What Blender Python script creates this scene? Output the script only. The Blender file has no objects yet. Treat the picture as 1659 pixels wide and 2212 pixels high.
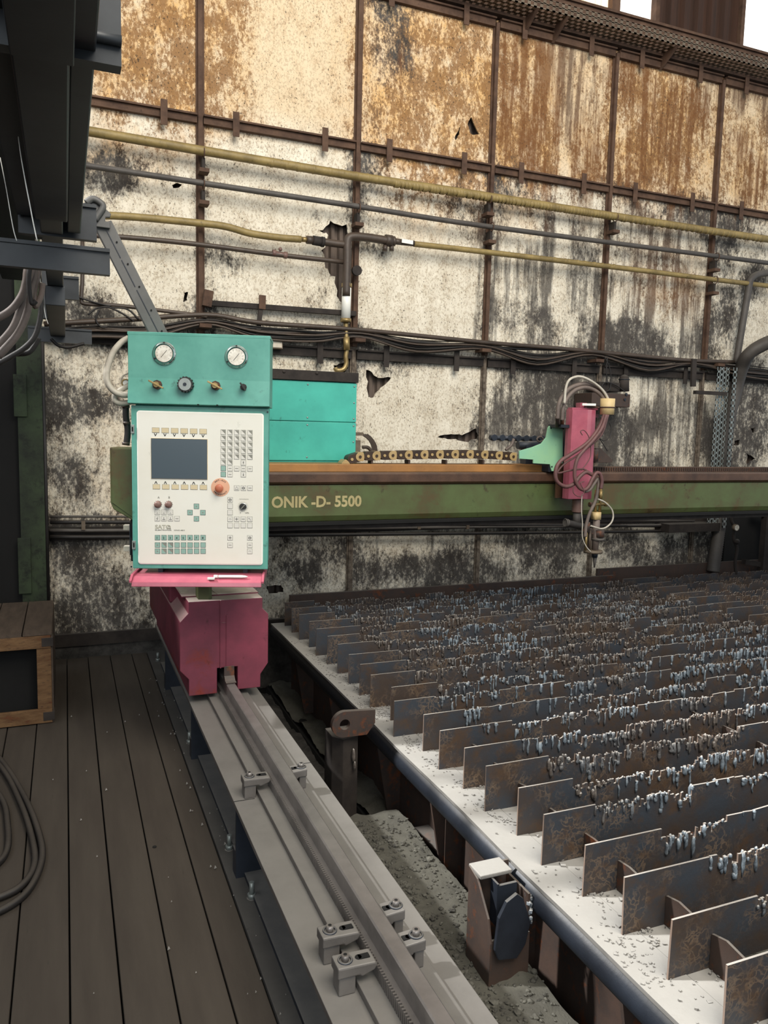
import bpy, bmesh, math, random
from mathutils import Vector, Matrix, noise
from mathutils.geometry import delaunay_2d_cdt
random.seed(7)
sc = bpy.context.scene
col = sc.collection
# ------------------------------------------------------------ camera
W, H, F = 1659, 2212, 1675.14
PITCH, ROLL, YAW = .107232, .0235169, .3908
cy, sy, cp, sp = math.cos(YAW), math.sin(YAW), math.cos(PITCH), math.sin(PITCH)
FW = Vector((sy*cp, cy*cp, -sp)); RT0 = Vector((cy, -sy, 0)); UP0 = RT0.cross(FW)
RT = RT0*math.cos(ROLL) + UP0*math.sin(ROLL); UP = UP0*math.cos(ROLL) - RT0*math.sin(ROLL)
EYE = Vector((0, 0, 1.6))
cam = bpy.data.cameras.new('camera'); co = bpy.data.objects.new('camera', cam); col.objects.link(co)
cam.sensor_fit = 'VERTICAL'; cam.sensor_height = 24; cam.lens = 24*F/H; cam.clip_start = .05
m = Matrix((RT, UP, -FW)).transposed().to_4x4(); m.translation = EYE; co.matrix_world = m
sc.camera = co

def at(px, py, ax, v):
    """world point seen at a photo pixel on the plane axis(ax)=v"""
    d = FW + RT*((px-W/2)/F) - UP*((py-H/2)/F)
    return EYE + d*((v-EYE[ax])/d[ax])
def atp(px, py, p0, n):
    d = FW + RT*((px-W/2)/F) - UP*((py-H/2)/F)
    return EYE + d*((p0-EYE).dot(n)/d.dot(n))
# ------------------------------------------------------------ light
w = bpy.data.worlds.new('world'); sc.world = w; w.use_nodes = True
bg = w.node_tree.nodes['Background']; bg.inputs[0].default_value = (.80, .90, 1.0, 1); bg.inputs[1].default_value = .75
def lamp(kind, name, loc, to, energy, color, **k):
    l = bpy.data.lights.new(name, kind); l.energy = energy; l.color = color
    for a, b in k.items(): setattr(l, a, b)
    o = bpy.data.objects.new(name, l); col.objects.link(o); o.location = loc
    o.rotation_euler = (Vector(to)-Vector(loc)).to_track_quat('-Z', 'Y').to_euler(); return o
SUN = Vector((1, -.35, -1.1))
lamp('SUN', 'sun', -SUN*8, (0, 0, 0), 5.2, (1, .99, .97), angle=math.radians(2.5))
lamp('AREA', 'wall_fill', (1.6, -1.0, 6.6), (2.6, 5.2, 2.6), 700, (1, .94, .84), size=4.5, shape='SQUARE')  # unseen fill lamp added to brighten the wall; the roof has no opening
lamp('AREA', 'console_fill', (-1.9, -3.0, 3.0), (.8, 3.4, 1.3), 105, (.92, .97, 1.0), size=2.2, shape='SQUARE')  # unseen fill lamp added behind the viewer to brighten the console front
lamp('AREA', 'side_window_daylight', (-3.0, 2.8, 6.3), (1.2, 3.2, .3), 85, (.93, .97, 1.0), shape='RECTANGLE', size=4.2, size_y=2.6)
sc.view_settings.view_transform = 'Standard'; sc.view_settings.look = 'None'
sc.view_settings.exposure = 0.0; sc.view_settings.gamma = 1.0; sc.view_settings.use_curve_mapping = False
sc.cycles.use_denoising = True
sc.cycles.max_bounces = 6; sc.cycles.diffuse_bounces = 3; sc.cycles.glossy_bounces = 2; sc.cycles.caustics_reflective = False

# ------------------------------------------------------------ materials
def lin(c):
    if isinstance(c, str):
        c = tuple(int(c[i:i+2], 16)/255 for i in (0, 2, 4))
    return tuple(x/12.92 if x <= .04045 else ((x+.055)/1.055)**2.4 for x in c)
class NT:
    def __init__(s, name):
        s.m = bpy.data.materials.new(name); s.m.use_nodes = True; s.t = s.m.node_tree
        s.b = s.t.nodes['Principled BSDF']
    def n(s, typ, **k):
        o = s.t.nodes.new(typ)
        for a, b in k.items():
            if a.startswith('i_'): o.inputs[int(a[2:]) if a[2:].isdigit() else a[2:]].default_value = b
            else: setattr(o, a, b)
        return o
    def l(s, a, b): s.t.links.new(a, b)
    def coord(s, scale=(1, 1, 1), obj=True):
        if not hasattr(s, 'tc'): s.tc = s.n('ShaderNodeTexCoord'); s.geo = s.n('ShaderNodeNewGeometry')
        v = s.n('ShaderNodeVectorMath', operation='MULTIPLY'); s.l(s.geo.outputs['Position'], v.inputs[0]); v.inputs[1].default_value = scale
        return v.outputs[0]
    def noise(s, scale, detail=4, rough=.6, sc=(1, 1, 1)):
        o = s.n('ShaderNodeTexNoise'); s.l(s.coord(sc), o.inputs['Vector'])
        o.inputs['Scale'].default_value = scale; o.inputs['Detail'].default_value = detail; o.inputs['Roughness'].default_value = rough
        return o.outputs['Fac']
    def ramp(s, v, a, b, lo=0, hi=1):
        o = s.n('ShaderNodeMapRange'); s.l(v, o.inputs[0]); o.inputs[1].default_value = a; o.inputs[2].default_value = b
        o.inputs[3].default_value = lo; o.inputs[4].default_value = hi; return o.outputs[0]
    def math(s, op, a, b=0.0):
        o = s.n('ShaderNodeMath', operation=op)
        for i, v in ((0, a), (1, b)):
            if isinstance(v, (int, float)): o.inputs[i].default_value = v
            else: s.l(v, o.inputs[i])
        return o.outputs[0]
    def mix(s, f, a, b):
        o = s.n('ShaderNodeMix', data_type='RGBA')
        if isinstance(f, (int, float)): o.inputs[0].default_value = f
        else: s.l(f, o.inputs[0])
        for i, v in ((6, a), (7, b)):
            if isinstance(v, tuple): o.inputs[i].default_value = v+(1,)
            else: s.l(v, o.inputs[i])
        return o.outputs[2]
    def bump(s, v, strength, dist=.01):
        o = s.n('ShaderNodeBump'); o.inputs['Strength'].default_value = strength; o.inputs['Distance'].default_value = dist
        s.l(v, o.inputs['Height']); s.l(o.outputs[0], s.b.inputs['Normal'])
def mat(name, c1, c2=None, scale=8, rough=.7, metal=0, bump=.15, dust=0, dustc='8f8c84', dirt=0, dirtc='1a1512', rust=0, rustc='6b3a1c', sc_=(1, 1, 1)):
    t = NT(name); c1 = lin(c1); c2 = lin(c2) if c2 else tuple(x*.7 for x in c1)
    n1 = t.noise(scale, 5, .65, sc_)
    c = t.mix(t.ramp(n1, .35, .65), c1, c2)
    n2 = t.noise(scale*4.3, 6, .7, sc_)
    if rust: c = t.mix(t.ramp(t.math('ADD', t.math('MULTIPLY', n1, .6), t.math('MULTIPLY', n2, .5)), .62-.2*rust, .72-.2*rust), c, lin(rustc))
    if dirt:
        c = t.mix(t.math('MULTIPLY', t.ramp(n2, .66-.25*dirt, .80-.2*dirt), .85), c, lin(dirtc))
    if dust:
        sx = t.n('ShaderNodeSeparateXYZ'); t.l(t.geo.outputs['Normal'], sx.inputs[0])
        f = t.math('MULTIPLY', t.ramp(sx.outputs[2], .5, .95), t.ramp(t.noise(5, 5, .7), .25, .6, dust*.55, dust))
        c = t.mix(f, c, lin(dustc))
    t.l(c, t.b.inputs['Base Color']); t.b.inputs['Roughness'].default_value = rough; t.b.inputs['Metallic'].default_value = metal
    if bump: t.bump(n2, bump)
    return t.m
M = {}
M['frame_rust'] = mat('rusty_frame_steel', '5e4636', '432f23', 9, .85, dirt=.25, dust=.2)
M['dark_frame'] = mat('sooty_frame_steel', '37302b', '221c19', 9, .85, dirt=.2, dust=.25)
M['post_low'] = mat('grime_crusted_post', '7c7062', '453a31', 26, .9, dirt=.35, bump=.3)
M['green'] = mat('machine_green_paint', '55643a', '4c4a2c', 3, .5, dirt=.22, rust=.22, rustc='54472a', bump=.05)
M['teal'] = mat('teal_enamel', '64a899', '4c8f82', 3.2, .4, dirt=.2, dirtc='2b4a43', bump=.03)
M['teal2'] = mat('bright_teal_enamel', '46b7a4', '3ba292', 3, .45, dirt=.12, dirtc='12403a', bump=.03)
M['mint'] = mat('mint_paint', '93c49a', '83bda2', 4, .5, dirt=.08, bump=.03)
M['red'] = mat('faded_red_paint', '85394a', '5c2a36', 2.6, .6, dirt=.2, rust=.14, rustc='7a2c22', bump=.06, dust=.75, dustc='d8cfc2')
M['pink'] = mat('pinkish_red_enamel', 'b4606f', '9a4c5e', 6, .3, dirt=.04, bump=.02)
M['rail_brown'] = mat('greasy_brown_steel', '5c4231', '3e2b20', 5, .45, dust=.3, dirt=.15)
M['ochre'] = mat('ochre_tray', 'a8763f', '8c6236', 4, .55, dirt=.08)
M['steel'] = mat('dusty_bare_steel', '74706c', '5d5956', 6, .55, metal=.25, dust=.8, dustc='86837e', bump=.08, dirt=.08)
M['polished'] = mat('worn_rail_steel', '85807c', '6a6663', 7, .4, metal=.5, dust=.35, dustc='827c78', bump=.05)
M['ledge'] = mat('ash_covered_plate', '8c8984', '74716c', 5, .9, dust=.85, dustc='a3a19c', bump=.2, dirt=.06)
M['dark_steel'] = mat('dark_blue_steel', '2c323c', '20242c', 5, .5, metal=.2, dust=.75, dustc='85827d', bump=.12)
M['brown_steel'] = mat('brown_mill_steel', '4b3a31', '37302d', 6, .7, dust=.6, dustc='827e77', rust=.15, bump=.12)
M['plank'] = mat('dirty_floor_plank', '443d35', '3a332c', 2.2, .75, dirt=.04, bump=.15, sc_=(5, .6, 5))
M['plate'] = mat('floor_steel_plate', '4d4b48', '3e3c3a', 4, .65, dirt=.1, bump=.06)
M['pit'] = mat('pit_dust', '5b5950', '48463f', 6, .95, dirt=.25, bump=.8)
M['gravel'] = mat('slag_gravel', '6a685f', '3a3833', 30, .95, bump=.5)
M['black'] = mat('black_grime_and_shade', '0e0d0c', '080807', 5, .9, bump=.1)  # black for grimy parts, also for painted shade inside the crate
M['dark_paint'] = mat('anthracite_profile', '383c40', '2a2d30', 4, .45, metal=.1, dirt=.08, bump=.03)
M['gray_arm'] = mat('grey_painted_channel', '5d5c5a', '4d4c4a', 5, .55, dirt=.08, bump=.04)
M['yellow_pipe'] = mat('yellow_pipe_paint', '9c8754', '7a683e', 8, .55, dirt=.25, dirtc='3b3321', dust=.5, dustc='5b5240')
M['gray_pipe'] = mat('grey_pipe', '55504b', '46413d', 8, .6, dust=.3, dirt=.12)
M['brown_pipe'] = mat('brown_pipe', '4f4238', '3d332b', 8, .5, dirt=.15)
M['cable'] = mat('black_cable', '25211f', '191614', 12, .6, dust=.5, dustc='5a534b')
M['hose_gray'] = mat('grey_hose', '74675f', '5d524c', 12, .6, dirt=.1)
M['hose_light'] = mat('pale_hose', 'c9c2b4', 'a9a294', 12, .5, dirt=.05)
M['hose_brown'] = mat('brownish_hose', '6d4a48', '5a3e3c', 12, .55)
M['brass'] = mat('brass', 'b09a6a', '8a744a', 10, .4, metal=.6, dirt=.05)
M['cream'] = mat('cream_plastic', 'd9c08e', 'c9ae7c', 10, .5, dirt=.05)
M['chrome'] = mat('chrome', 'd5d5d2', 'b5b5b2', 4, .15, metal=.9, bump=0)
M['white'] = mat('white_enamel', 'f0f0ea', 'eae9e0', 2, .35, bump=0)
M['panel_face'] = mat('ivory_panel_face', 'e3e2d8', 'dedbce', 3, .45, bump=0, dirt=.02, dirtc='a5a394')
M['ink'] = mat('black_ink', '2a2a28', '222220', 5, .6, bump=0)
M['ink_soft'] = mat('grey_ink', '8a8a80', '7a7a72', 5, .6, bump=0)
M['ink_pale'] = mat('pale_ink', 'b4b2a2', 'aaa898', 5, .6, bump=0)
M['key_tan'] = mat('tan_key', 'd2c3a0', 'cabb98', 5, .5, bump=0)
M['key_white'] = mat('white_key', 'dddbd2', 'd5d3ca', 5, .5, bump=0)
M['key_green'] = mat('green_key', '8fb0a4', '86a79b', 5, .5, bump=0)
M['knob'] = mat('brown_knob', '7d6158', '664d46', 12, .5, bump=.05)
M['orange'] = mat('orange_cap', 'b5694c', 'a65c42', 8, .45, bump=.03)
M['orange_ring'] = mat('orange_ring', 'dcae90', 'd8a688', 5, .5, bump=0)
M['wood'] = mat('crate_wood', '7a5c3c', '54391f', 6, .8, dirt=.45, rust=.1, bump=.3, sc_=(1, 1, 4))
M['wood_top'] = mat('dark_crate_boards', '54463a', '40352b', 6, .8, dirt=.15, bump=.25, sc_=(5, 1, 5))
M['col_green'] = mat('peeling_green_column', '35422b', '1b2017', 3.5, .8, dirt=.55, dirtc='0e0f0b', bump=.2)
M['letter'] = mat('cream_lettering', 'b3a678', 'a3966a', 12, .6, bump=0)
M['link_tan'] = mat('tan_chain_link', 'b39a6c', 'a08759', 8, .5)
M['link_brown'] = mat('brown_chain_link', '3c2b1d', '2e2016', 8, .5)
M['galv'] = mat('galvanised_steel', '9aa09c', '838a87', 8, .4, metal=.4, dirt=.1)
M['galv_dirty'] = mat('dirty_galvanised_steel', '75695a', '5a4c3e', 8, .6, metal=.2, dirt=.2)
M['corr'] = mat('corrugated_sheet', '6e6157', '4f4138', 10, .8, dirt=.2, sc_=(1, 1, .3))
M['corr_brown'] = mat('brown_corrugated_sheet', '3e2517', '2c1a10', 5, .8, dirt=.15, sc_=(4, 1, .3))
M['paper'] = mat('grimy_paper', 'cfc4b4', 'b8aa98', 10, .8, dirt=.1, bump=.05)
M['conc'] = mat('blackened_plinth', '2d2b28', '4d4a46', 14, .9, dirt=.3, bump=.4)
def mat_slag():
    t = NT('crusty_slag'); n1 = t.noise(40, 5, .65); big = t.noise(1.3, 3, .5)
    c = t.mix(t.ramp(n1, .35, .65), lin('93a2ad'), lin('535d66'))
    c = t.mix(t.ramp(big, .44, .56, .15, .9), c, t.mix(t.ramp(n1, .35, .65), lin('75685c'), lin('40362e')))
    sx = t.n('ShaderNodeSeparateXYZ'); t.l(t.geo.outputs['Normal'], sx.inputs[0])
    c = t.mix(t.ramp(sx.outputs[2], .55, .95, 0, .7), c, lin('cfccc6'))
    t.l(c, t.b.inputs['Base Color']); t.b.inputs['Roughness'].default_value = .45; t.b.inputs['Metallic'].default_value = .1; t.bump(n1, .4); return t.m
def mat_slat():
    t = NT('burnt_slat_steel')
    n1 = t.noise(5, 5, .65); n2 = t.noise(22, 6, .7)
    c = t.mix(t.ramp(n1, .38, .62), lin('463b34'), lin('3b4047'))
    v = t.n('ShaderNodeTexVoronoi', feature='DISTANCE_TO_EDGE'); nn = t.n('ShaderNodeTexNoise'); t.l(t.coord((1, 1, 1)), nn.inputs['Vector']); nn.inputs['Scale'].default_value = 14; nn.inputs['Detail'].default_value = 4; dv = t.n('ShaderNodeVectorMath', operation='MULTIPLY_ADD'); t.l(nn.outputs['Color'], dv.inputs[0]); dv.inputs[1].default_value = (.22, .22, .22); t.l(t.coord((1, 1, 1)), dv.inputs[2]); t.l(dv.outputs[0], v.inputs[0]); v.inputs['Scale'].default_value = 26
    vv = t.math('MULTIPLY', t.ramp(v.outputs[0], .0, .14, 1, 0), t.ramp(t.noise(5.5, 5), .50, .62))
    c = t.mix(t.math('MULTIPLY', vv, .5), c, lin('8f7860'))
    c = t.mix(t.ramp(t.noise(9, 6, .7), .52, .66, 0, .8), c, lin('54402f'))
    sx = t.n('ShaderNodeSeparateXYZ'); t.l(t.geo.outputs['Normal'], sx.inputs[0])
    c = t.mix(t.ramp(sx.outputs[2], .6, .95, 0, .8), c, lin('c6c0b8'))  # up-facing edges paled: oxide and dust, with sunlight painted into the colour
    c = t.mix(t.ramp(t.math('MULTIPLY', sx.outputs[0], -1.0), .6, .95, 0, .7), c, lin('a58f80'))  # left-facing ends lightened in colour to imitate light from the left
    t.l(c, t.b.inputs['Base Color']); t.b.inputs['Roughness'].default_value = .55; t.b.inputs['Metallic'].default_value = .15
    t.bump(n2, .25); return t.m
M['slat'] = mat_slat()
M['slag'] = mat_slag()
def mat_wall():
    t = NT('stained_plaster_board')
    a = t.n('ShaderNodeAttribute', attribute_name='stain'); s = t.n('ShaderNodeSeparateColor'); t.l(a.outputs['Color'], s.inputs[0])
    soot, rust, streak = s.outputs[0], s.outputs[1], s.outputs[2]
    hi = t.noise(46, 7, .8, (1, 1, .6)); mid = t.noise(7, 6, .7, (1, 1, .6)); st = t.noise(16, 5, .7, (1, 1, .06)); lo = t.noise(1.6, 3)
    base = t.mix(t.ramp(mid, .3, .7), lin('f0e8d6'), lin('d2c7b2'))
    blot = t.math('MULTIPLY', rust, t.ramp(t.noise(4.5, 6, .75, (1, 1, .7)), .36, .62))
    base = t.mix(t.ramp(t.math('ADD', blot, t.math('MULTIPLY', lo, .25)), .2, 1.0), base, lin('dba863'))
    sx = t.n('ShaderNodeSeparateXYZ'); t.l(t.geo.outputs['Position'], sx.inputs[0])
    base = t.mix(t.math('MULTIPLY', t.ramp(sx.outputs[2], 3.55, 3.8), .55), base, lin('dcb987'))
    gr = t.noise(70, 4, .75, (1, 1, .7)); base = t.mix(t.ramp(gr, .50, .60, 0, .55), base, lin('a08c70'))
    v = t.math('ADD', t.math('ADD', t.math('MULTIPLY', hi, 1.0), t.math('MULTIPLY', mid, .62)), t.math('MULTIPLY', rust, .15))
    c = t.mix(t.math('MULTIPLY', t.ramp(v, .88, .97), t.ramp(rust, 0, .5, .25, .85)), base, lin('835b31'))
    g = t.mix(t.ramp(mid, .35, .65), lin('5e5a55'), lin('37312c'))
    v2 = t.math('ADD', t.math('ADD', t.math('MULTIPLY', hi, .95), t.math('MULTIPLY', mid, .38)), t.math('MULTIPLY', soot, .36))
    c = t.mix(t.ramp(v2, .82, 1.02), c, g)
    v3 = t.math('ADD', t.math('MULTIPLY', st, .8), t.math('ADD', t.math('MULTIPLY', streak, .30), t.math('MULTIPLY', hi, .12)))
    dk = t.mix(t.ramp(rust, .1, .6), lin('4a4540'), lin('6e4520'))
    c = t.mix(t.ramp(v3, .66, .80, 0, .85), c, dk)
    # fine black pitting
    pit = t.noise(85, 3, .6, (1, 1, .7)); c = t.mix(t.math('MULTIPLY', t.ramp(t.math('ADD', pit, t.math('MULTIPLY', mid, .25)), .74, .79), .8), c, lin('33291f'))
    t.l(c, t.b.inputs['Base Color']); t.b.inputs['Roughness'].default_value = .9
    t.bump(hi, .3, .006); return t.m
M['wall'] = mat_wall()
def mat_window(name, c1, c2, e):
    t = NT(name); n = t.noise(9, 5, .7, (1, 1, .06))
    c = t.mix(t.ramp(n, .45, .7), lin(c1), lin(c2)); t.l(c, t.b.inputs['Base Color']); t.l(c, t.b.inputs['Emission Color'])
    t.b.inputs['Emission Strength'].default_value = e; return t.m
M['win_white'] = mat_window('daylit_milky_pane', 'ffffff', 'e8e0d0', 1.3)
M['win_orange'] = mat_window('daylit_stained_pane', 'ffe9c4', 'b98448', 1.0)
def mat_screen():
    t = NT('crt_glass'); t.b.inputs['Base Color'].default_value = lin('4c5860')+(1,); t.b.inputs['Roughness'].default_value = .22
    t.b.inputs['Coat Weight'].default_value = .6; return t.m
M['screen'] = mat_screen()
def mat_glass():
    t = NT('gauge_dial'); c = t.mix(t.ramp(t.noise(30, 3), .4, .6), lin('d8d2c2'), lin('b8ae9a')); t.l(c, t.b.inputs['Base Color'])
    t.b.inputs['Roughness'].default_value = .3; t.b.inputs['Coat Weight'].default_value = .5; return t.m
M['dial'] = mat_glass()

# ------------------------------------------------------------ geometry helpers
def root(name, loc, label=None, cat=None, group=None, kind=None, rz=0):
    o = bpy.data.objects.new(name, None); col.objects.link(o); o.location = loc; o.rotation_euler.z = rz; o.empty_display_size = .05
    return tag(o, label, cat, group, kind)
def tag(o, label=None, cat=None, group=None, kind=None):
    for k, v in (('label', label), ('category', cat), ('group', group), ('kind', kind)):
        if v: o[k] = v
    return o
def off(p):
    v = Vector((0, 0, 0))
    while p is not None: v = v + p.location; p = p.parent
    return v
def dup(o, loc=None, parent=None, label=None):
    c = o.copy(); col.objects.link(c); c.parent = parent
    if loc is not None: c.location = loc
    if label: c['label'] = label
    for ch in list(o.children): dup(ch, None, c)
    return c
class MB:
    def __init__(s): s.v = []; s.f = []; s.mi = []; s.cur = 0; s.sm = []; s.smooth = False
    def add(s, vs, fs):
        b = len(s.v); s.v += [tuple(v) for v in vs]
        for f in fs: s.f.append([b+i for i in f]); s.mi.append(s.cur); s.sm.append(s.smooth)
        return s
    def box(s, a, b):
        x0, y0, z0 = [min(a[i], b[i]) for i in range(3)]; x1, y1, z1 = [max(a[i], b[i]) for i in range(3)]
        return s.add([(x0,y0,z0),(x1,y0,z0),(x1,y1,z0),(x0,y1,z0),(x0,y0,z1),(x1,y0,z1),(x1,y1,z1),(x0,y1,z1)],
              [(0,3,2,1),(4,5,6,7),(0,1,5,4),(1,2,6,5),(2,3,7,6),(3,0,4,7)])
    def prism(s, poly, ax, a, b):
        """poly of 2-D points on the plane normal to ax, extruded from a to b"""
        def P(p, t):
            return {0: (t, p[0], p[1]), 1: (p[0], t, p[1]), 2: (p[0], p[1], t)}[ax]
        n = len(poly); area = sum(poly[i][0]*poly[(i+1) % n][1]-poly[(i+1) % n][0]*poly[i][1] for i in range(n))
        if area < 0: poly = poly[::-1]
        vs = [P(p, a) for p in poly]+[P(p, b) for p in poly]
        fs = [list(range(n))[::-1], list(range(n, 2*n))]+[(i, (i+1) % n, n+(i+1) % n, n+i) for i in range(n)]
        flip = (b < a) != (ax == 1)
        if flip: fs = [tuple(f)[::-1] for f in fs]
        return s.add(vs, fs)
    def bar(s, p, q, w, h, up=(0, 0, 1)):
        p, q = Vector(p), Vector(q); d = (q-p).normalized(); x = d.cross(Vector(up)).normalized(); y = x.cross(d)
        vs = [c+x*i*w/2+y*j*h/2 for c in (p, q) for i, j in ((-1,-1),(1,-1),(1,1),(-1,1))]
        return s.add(vs, [(0,1,2,3),(7,6,5,4),(0,4,5,1),(1,5,6,2),(2,6,7,3),(3,7,4,0)])
    def tube(s, pts, r, seg=8, cap=True, rings=None):
        s.smooth = True
        pts = [Vector(p) for p in pts]; pts = [p for i, p in enumerate(pts) if i == 0 or (p-pts[i-1]).length > 1e-6]
        n = len(pts); R = r if isinstance(r, list) else [r]*n
        t = (pts[1]-pts[0]).normalized(); x = t.orthogonal().normalized(); vs = []
        for i, p in enumerate(pts):
            t = ((pts[min(i+1, n-1)]-pts[max(i-1, 0)])).normalized(); x = (x-t*x.dot(t)).normalized(); y = t.cross(x)
            vs += [p+(x*math.cos(a)+y*math.sin(a))*R[i] for a in [2*math.pi*k/seg for k in range(seg)]]
        fs = [(i*seg+k, i*seg+(k+1) % seg, (i+1)*seg+(k+1) % seg, (i+1)*seg+k) for i in range(n-1) for k in range(seg)]
        s.add(vs, fs); s.smooth = False
        if cap:
            b = len(s.v)-len(vs); s.f.append([b+k for k in range(seg)][::-1]); s.f.append([b+(n-1)*seg+k for k in range(seg)]); s.mi += [s.cur]*2; s.sm += [False]*2
        return s
    def cyl(s, p, q, r, r2=None, seg=16): return s.tube([p, q], [r, r if r2 is None else r2], seg)
    def sph(s, c, r, seg=10, sc_=(1, 1, 1)):
        s.smooth = True; vs = []; fs = []; n = seg//2+1
        for i in range(n+1):
            a = math.pi*i/n
            for k in range(seg):
                b = 2*math.pi*k/seg; vs.append((c[0]+r*sc_[0]*math.sin(a)*math.cos(b), c[1]+r*sc_[1]*math.sin(a)*math.sin(b), c[2]+r*sc_[2]*math.cos(a)))
        fs = [(i*seg+k, (i+1)*seg+k, (i+1)*seg+(k+1) % seg, i*seg+(k+1) % seg) for i in range(n) for k in range(seg)]
        s.add(vs, fs); s.smooth = False; return s
    def ring(s, c, R, r, axis='Y', seg=24, arc=(0, 2*math.pi)):
        pts = []
        for k in range(seg+1):
            a = arc[0]+(arc[1]-arc[0])*k/seg; u, v = R*math.cos(a), R*math.sin(a)
            pts.append({'Y': (c[0]+u, c[1], c[2]+v), 'X': (c[0], c[1]+u, c[2]+v), 'Z': (c[0]+u, c[1]+v, c[2])}[axis])
        return s.tube(pts, r, 6, cap=False)
    def build(s, name, mt, parent=None, bevel=0, local=False, world=True):
        me = bpy.data.meshes.new(name); o0 = Vector((0, 0, 0)) if local else off(parent)
        c = Vector((0, 0, 0))
        me.from_pydata([Vector(v)-o0 for v in s.v], [], s.f)
        for mm in (mt if isinstance(mt, (list, tuple)) else [mt]): me.materials.append(M[mm] if isinstance(mm, str) else mm)
        me.polygons.foreach_set('material_index', s.mi); me.polygons.foreach_set('use_smooth', s.sm)
        me.validate(); me.update()
        bm = bmesh.new(); bm.from_mesh(me); bmesh.ops.remove_doubles(bm, verts=bm.verts, dist=1e-6); bmesh.ops.recalc_face_normals(bm, faces=bm.faces); bm.to_mesh(me); bm.free()
        o = bpy.data.objects.new(name, me); col.objects.link(o); o.parent = parent
        if bevel:
            bv = o.modifiers.new('bevel', 'BEVEL'); bv.width = bevel; bv.segments = 2; bv.limit_method = 'ANGLE'; bv.angle_limit = .6
        return o
def smooth(pts, n=8):
    pts = [Vector(p) for p in pts]; P = [pts[0]*2-pts[1]]+pts+[pts[-1]*2-pts[-2]]; out = []
    for i in range(1, len(P)-2):
        for k in range(n):
            t = k/n; a, b, c, d = P[i-1], P[i], P[i+1], P[i+2]
            out.append(.5*((2*b)+(c-a)*t+(2*a-5*b+4*c-d)*t*t+(3*b-a-3*c+d)*t**3))
    return out+[pts[-1]]
def hose(name, pix, Y, r, m_, parent=None, seg=8, n=8):
    """pix: photo points (px,py[,Y]) on planes of depth Y"""
    pts = [at(p[0], p[1], 1, p[2] if len(p) > 2 else Y) for p in pix]
    if pix[-1][0] >= 1690 and r > .015: pts.append(pts[-1]+(pts[-1]-pts[-2]).normalized()*1.8)   # runs on beyond the frame
    return MB().tube(smooth(pts, n), r, seg).build(name, m_, parent)
def text(name, body, size, loc, rot, m_, parent=None, bold=0, extrude=.0006, align='LEFT', sx=1):
    c = bpy.data.curves.new(name, 'FONT'); c.body = body; c.size = size; c.extrude = extrude; c.offset = bold; c.align_x = align; c.resolution_u = 3
    o = bpy.data.objects.new(name, c); o.location = Vector(loc); o.rotation_euler = rot; o.scale = (sx, 1, 1); c.materials.append(M[m_])
    col.objects.link(o)
    dg = bpy.context.evaluated_depsgraph_get(); dg.update(); me = bpy.data.meshes.new_from_object(o.evaluated_get(dg)); bpy.data.objects.remove(o)
    q = bpy.data.objects.new(name, me); q.location = Vector(loc); q.rotation_euler = rot; q.scale = (sx, 1, 1); q.parent = parent; col.objects.link(q); return q
# ============================================================ SETTING
WY = 5.55
def struct(name, loc=(0, 0, 0), label=None): return root(name, loc, label, kind='structure')
# ---- floor: planks run towards the wall
fl = struct('floor', (0, 2.5, 0), 'dark dirty timber planks running towards the stained wall')
edges = [-.167-.14*k for k in range(20, 0, -1)]+[-.167, -.017, .116, .258, .40, .502]
for i in range(len(edges)-1):
    a, b = edges[i], edges[i+1]; dz = random.uniform(-.003, .002)
    MB().box((a+.0025, -3.5, -.04+dz), (b-.0025, 5.55, dz)).build('plank', 'plank', fl, bevel=.003)
MB().box((-3.2, -3.5, -.35), (.50, 5.55, -.045)).build('subfloor', 'black', fl)
MB().box((.504, -3.5, -.04), (.80, 5.55, .004)).build('steel_plate', 'plate', fl, bevel=.002)
MB().box((.504, -3.5, -.55), (.80, 5.55, -.041)).build('foundation', 'black', fl)
mb = MB()
for X, Y in ((.325, 1.93), (.285, 2.9)): mb.cyl((X, Y, .0012), (X, Y, .0016), .008)
mb.build('knot_hole', 'black', fl)
# pit floor with uneven dust
def heightfield(name, x0, x1, y0, y1, st, base, amp, m_, parent, edge=0):
    nx, ny = int((x1-x0)/st)+1, int((y1-y0)/st)+1; vs = []; mb = MB(); mb.smooth = True
    for j in range(ny+1):
        for i in range(nx+1):
            x, y = x0+(x1-x0)*i/nx, y0+(y1-y0)*j/ny
            h = noise.fractal(Vector((x*5, y*3, 3)), 1, 2, 4)*amp + max(0, noise.noise(Vector((x*22, y*22, 1))))*amp*.5
            vs.append((x, y, base+h))
    mb.add(vs, [(j*(nx+1)+i, j*(nx+1)+i+1, (j+1)*(nx+1)+i+1, (j+1)*(nx+1)+i) for j in range(ny) for i in range(nx)])
    return mb.build(name, m_, parent)
pf = struct('pit_floor', (1.1, 2.5, -.12), 'dust filled trough between the machine rail and the cutting table')
MB().box((.80, -3.5, -.40), (1.355, 3.05, -.125)).build('kerb_beam', 'pit', pf)
MB().box((.80, 3.05, -.45), (1.355, 5.55, -.42)).build('deep_floor', 'black', pf)
heightfield('dust_bed', .93, 1.35, -1, 3.05, .015, -.108, .022, 'pit', pf)
heightfield('dark_scrap_bed', .80, 1.40, 3.05, 5.5, .03, -.38, .05, 'conc', pf)
MB().box((1.355, -3.5, -.5), (8.5, 5.55, -.34)).build('pit_bottom', 'black', pf)
heightfield('scrap_bed', 1.36, 3.2, .2, 5.5, .03, -.31, .05, 'pit', pf)

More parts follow.
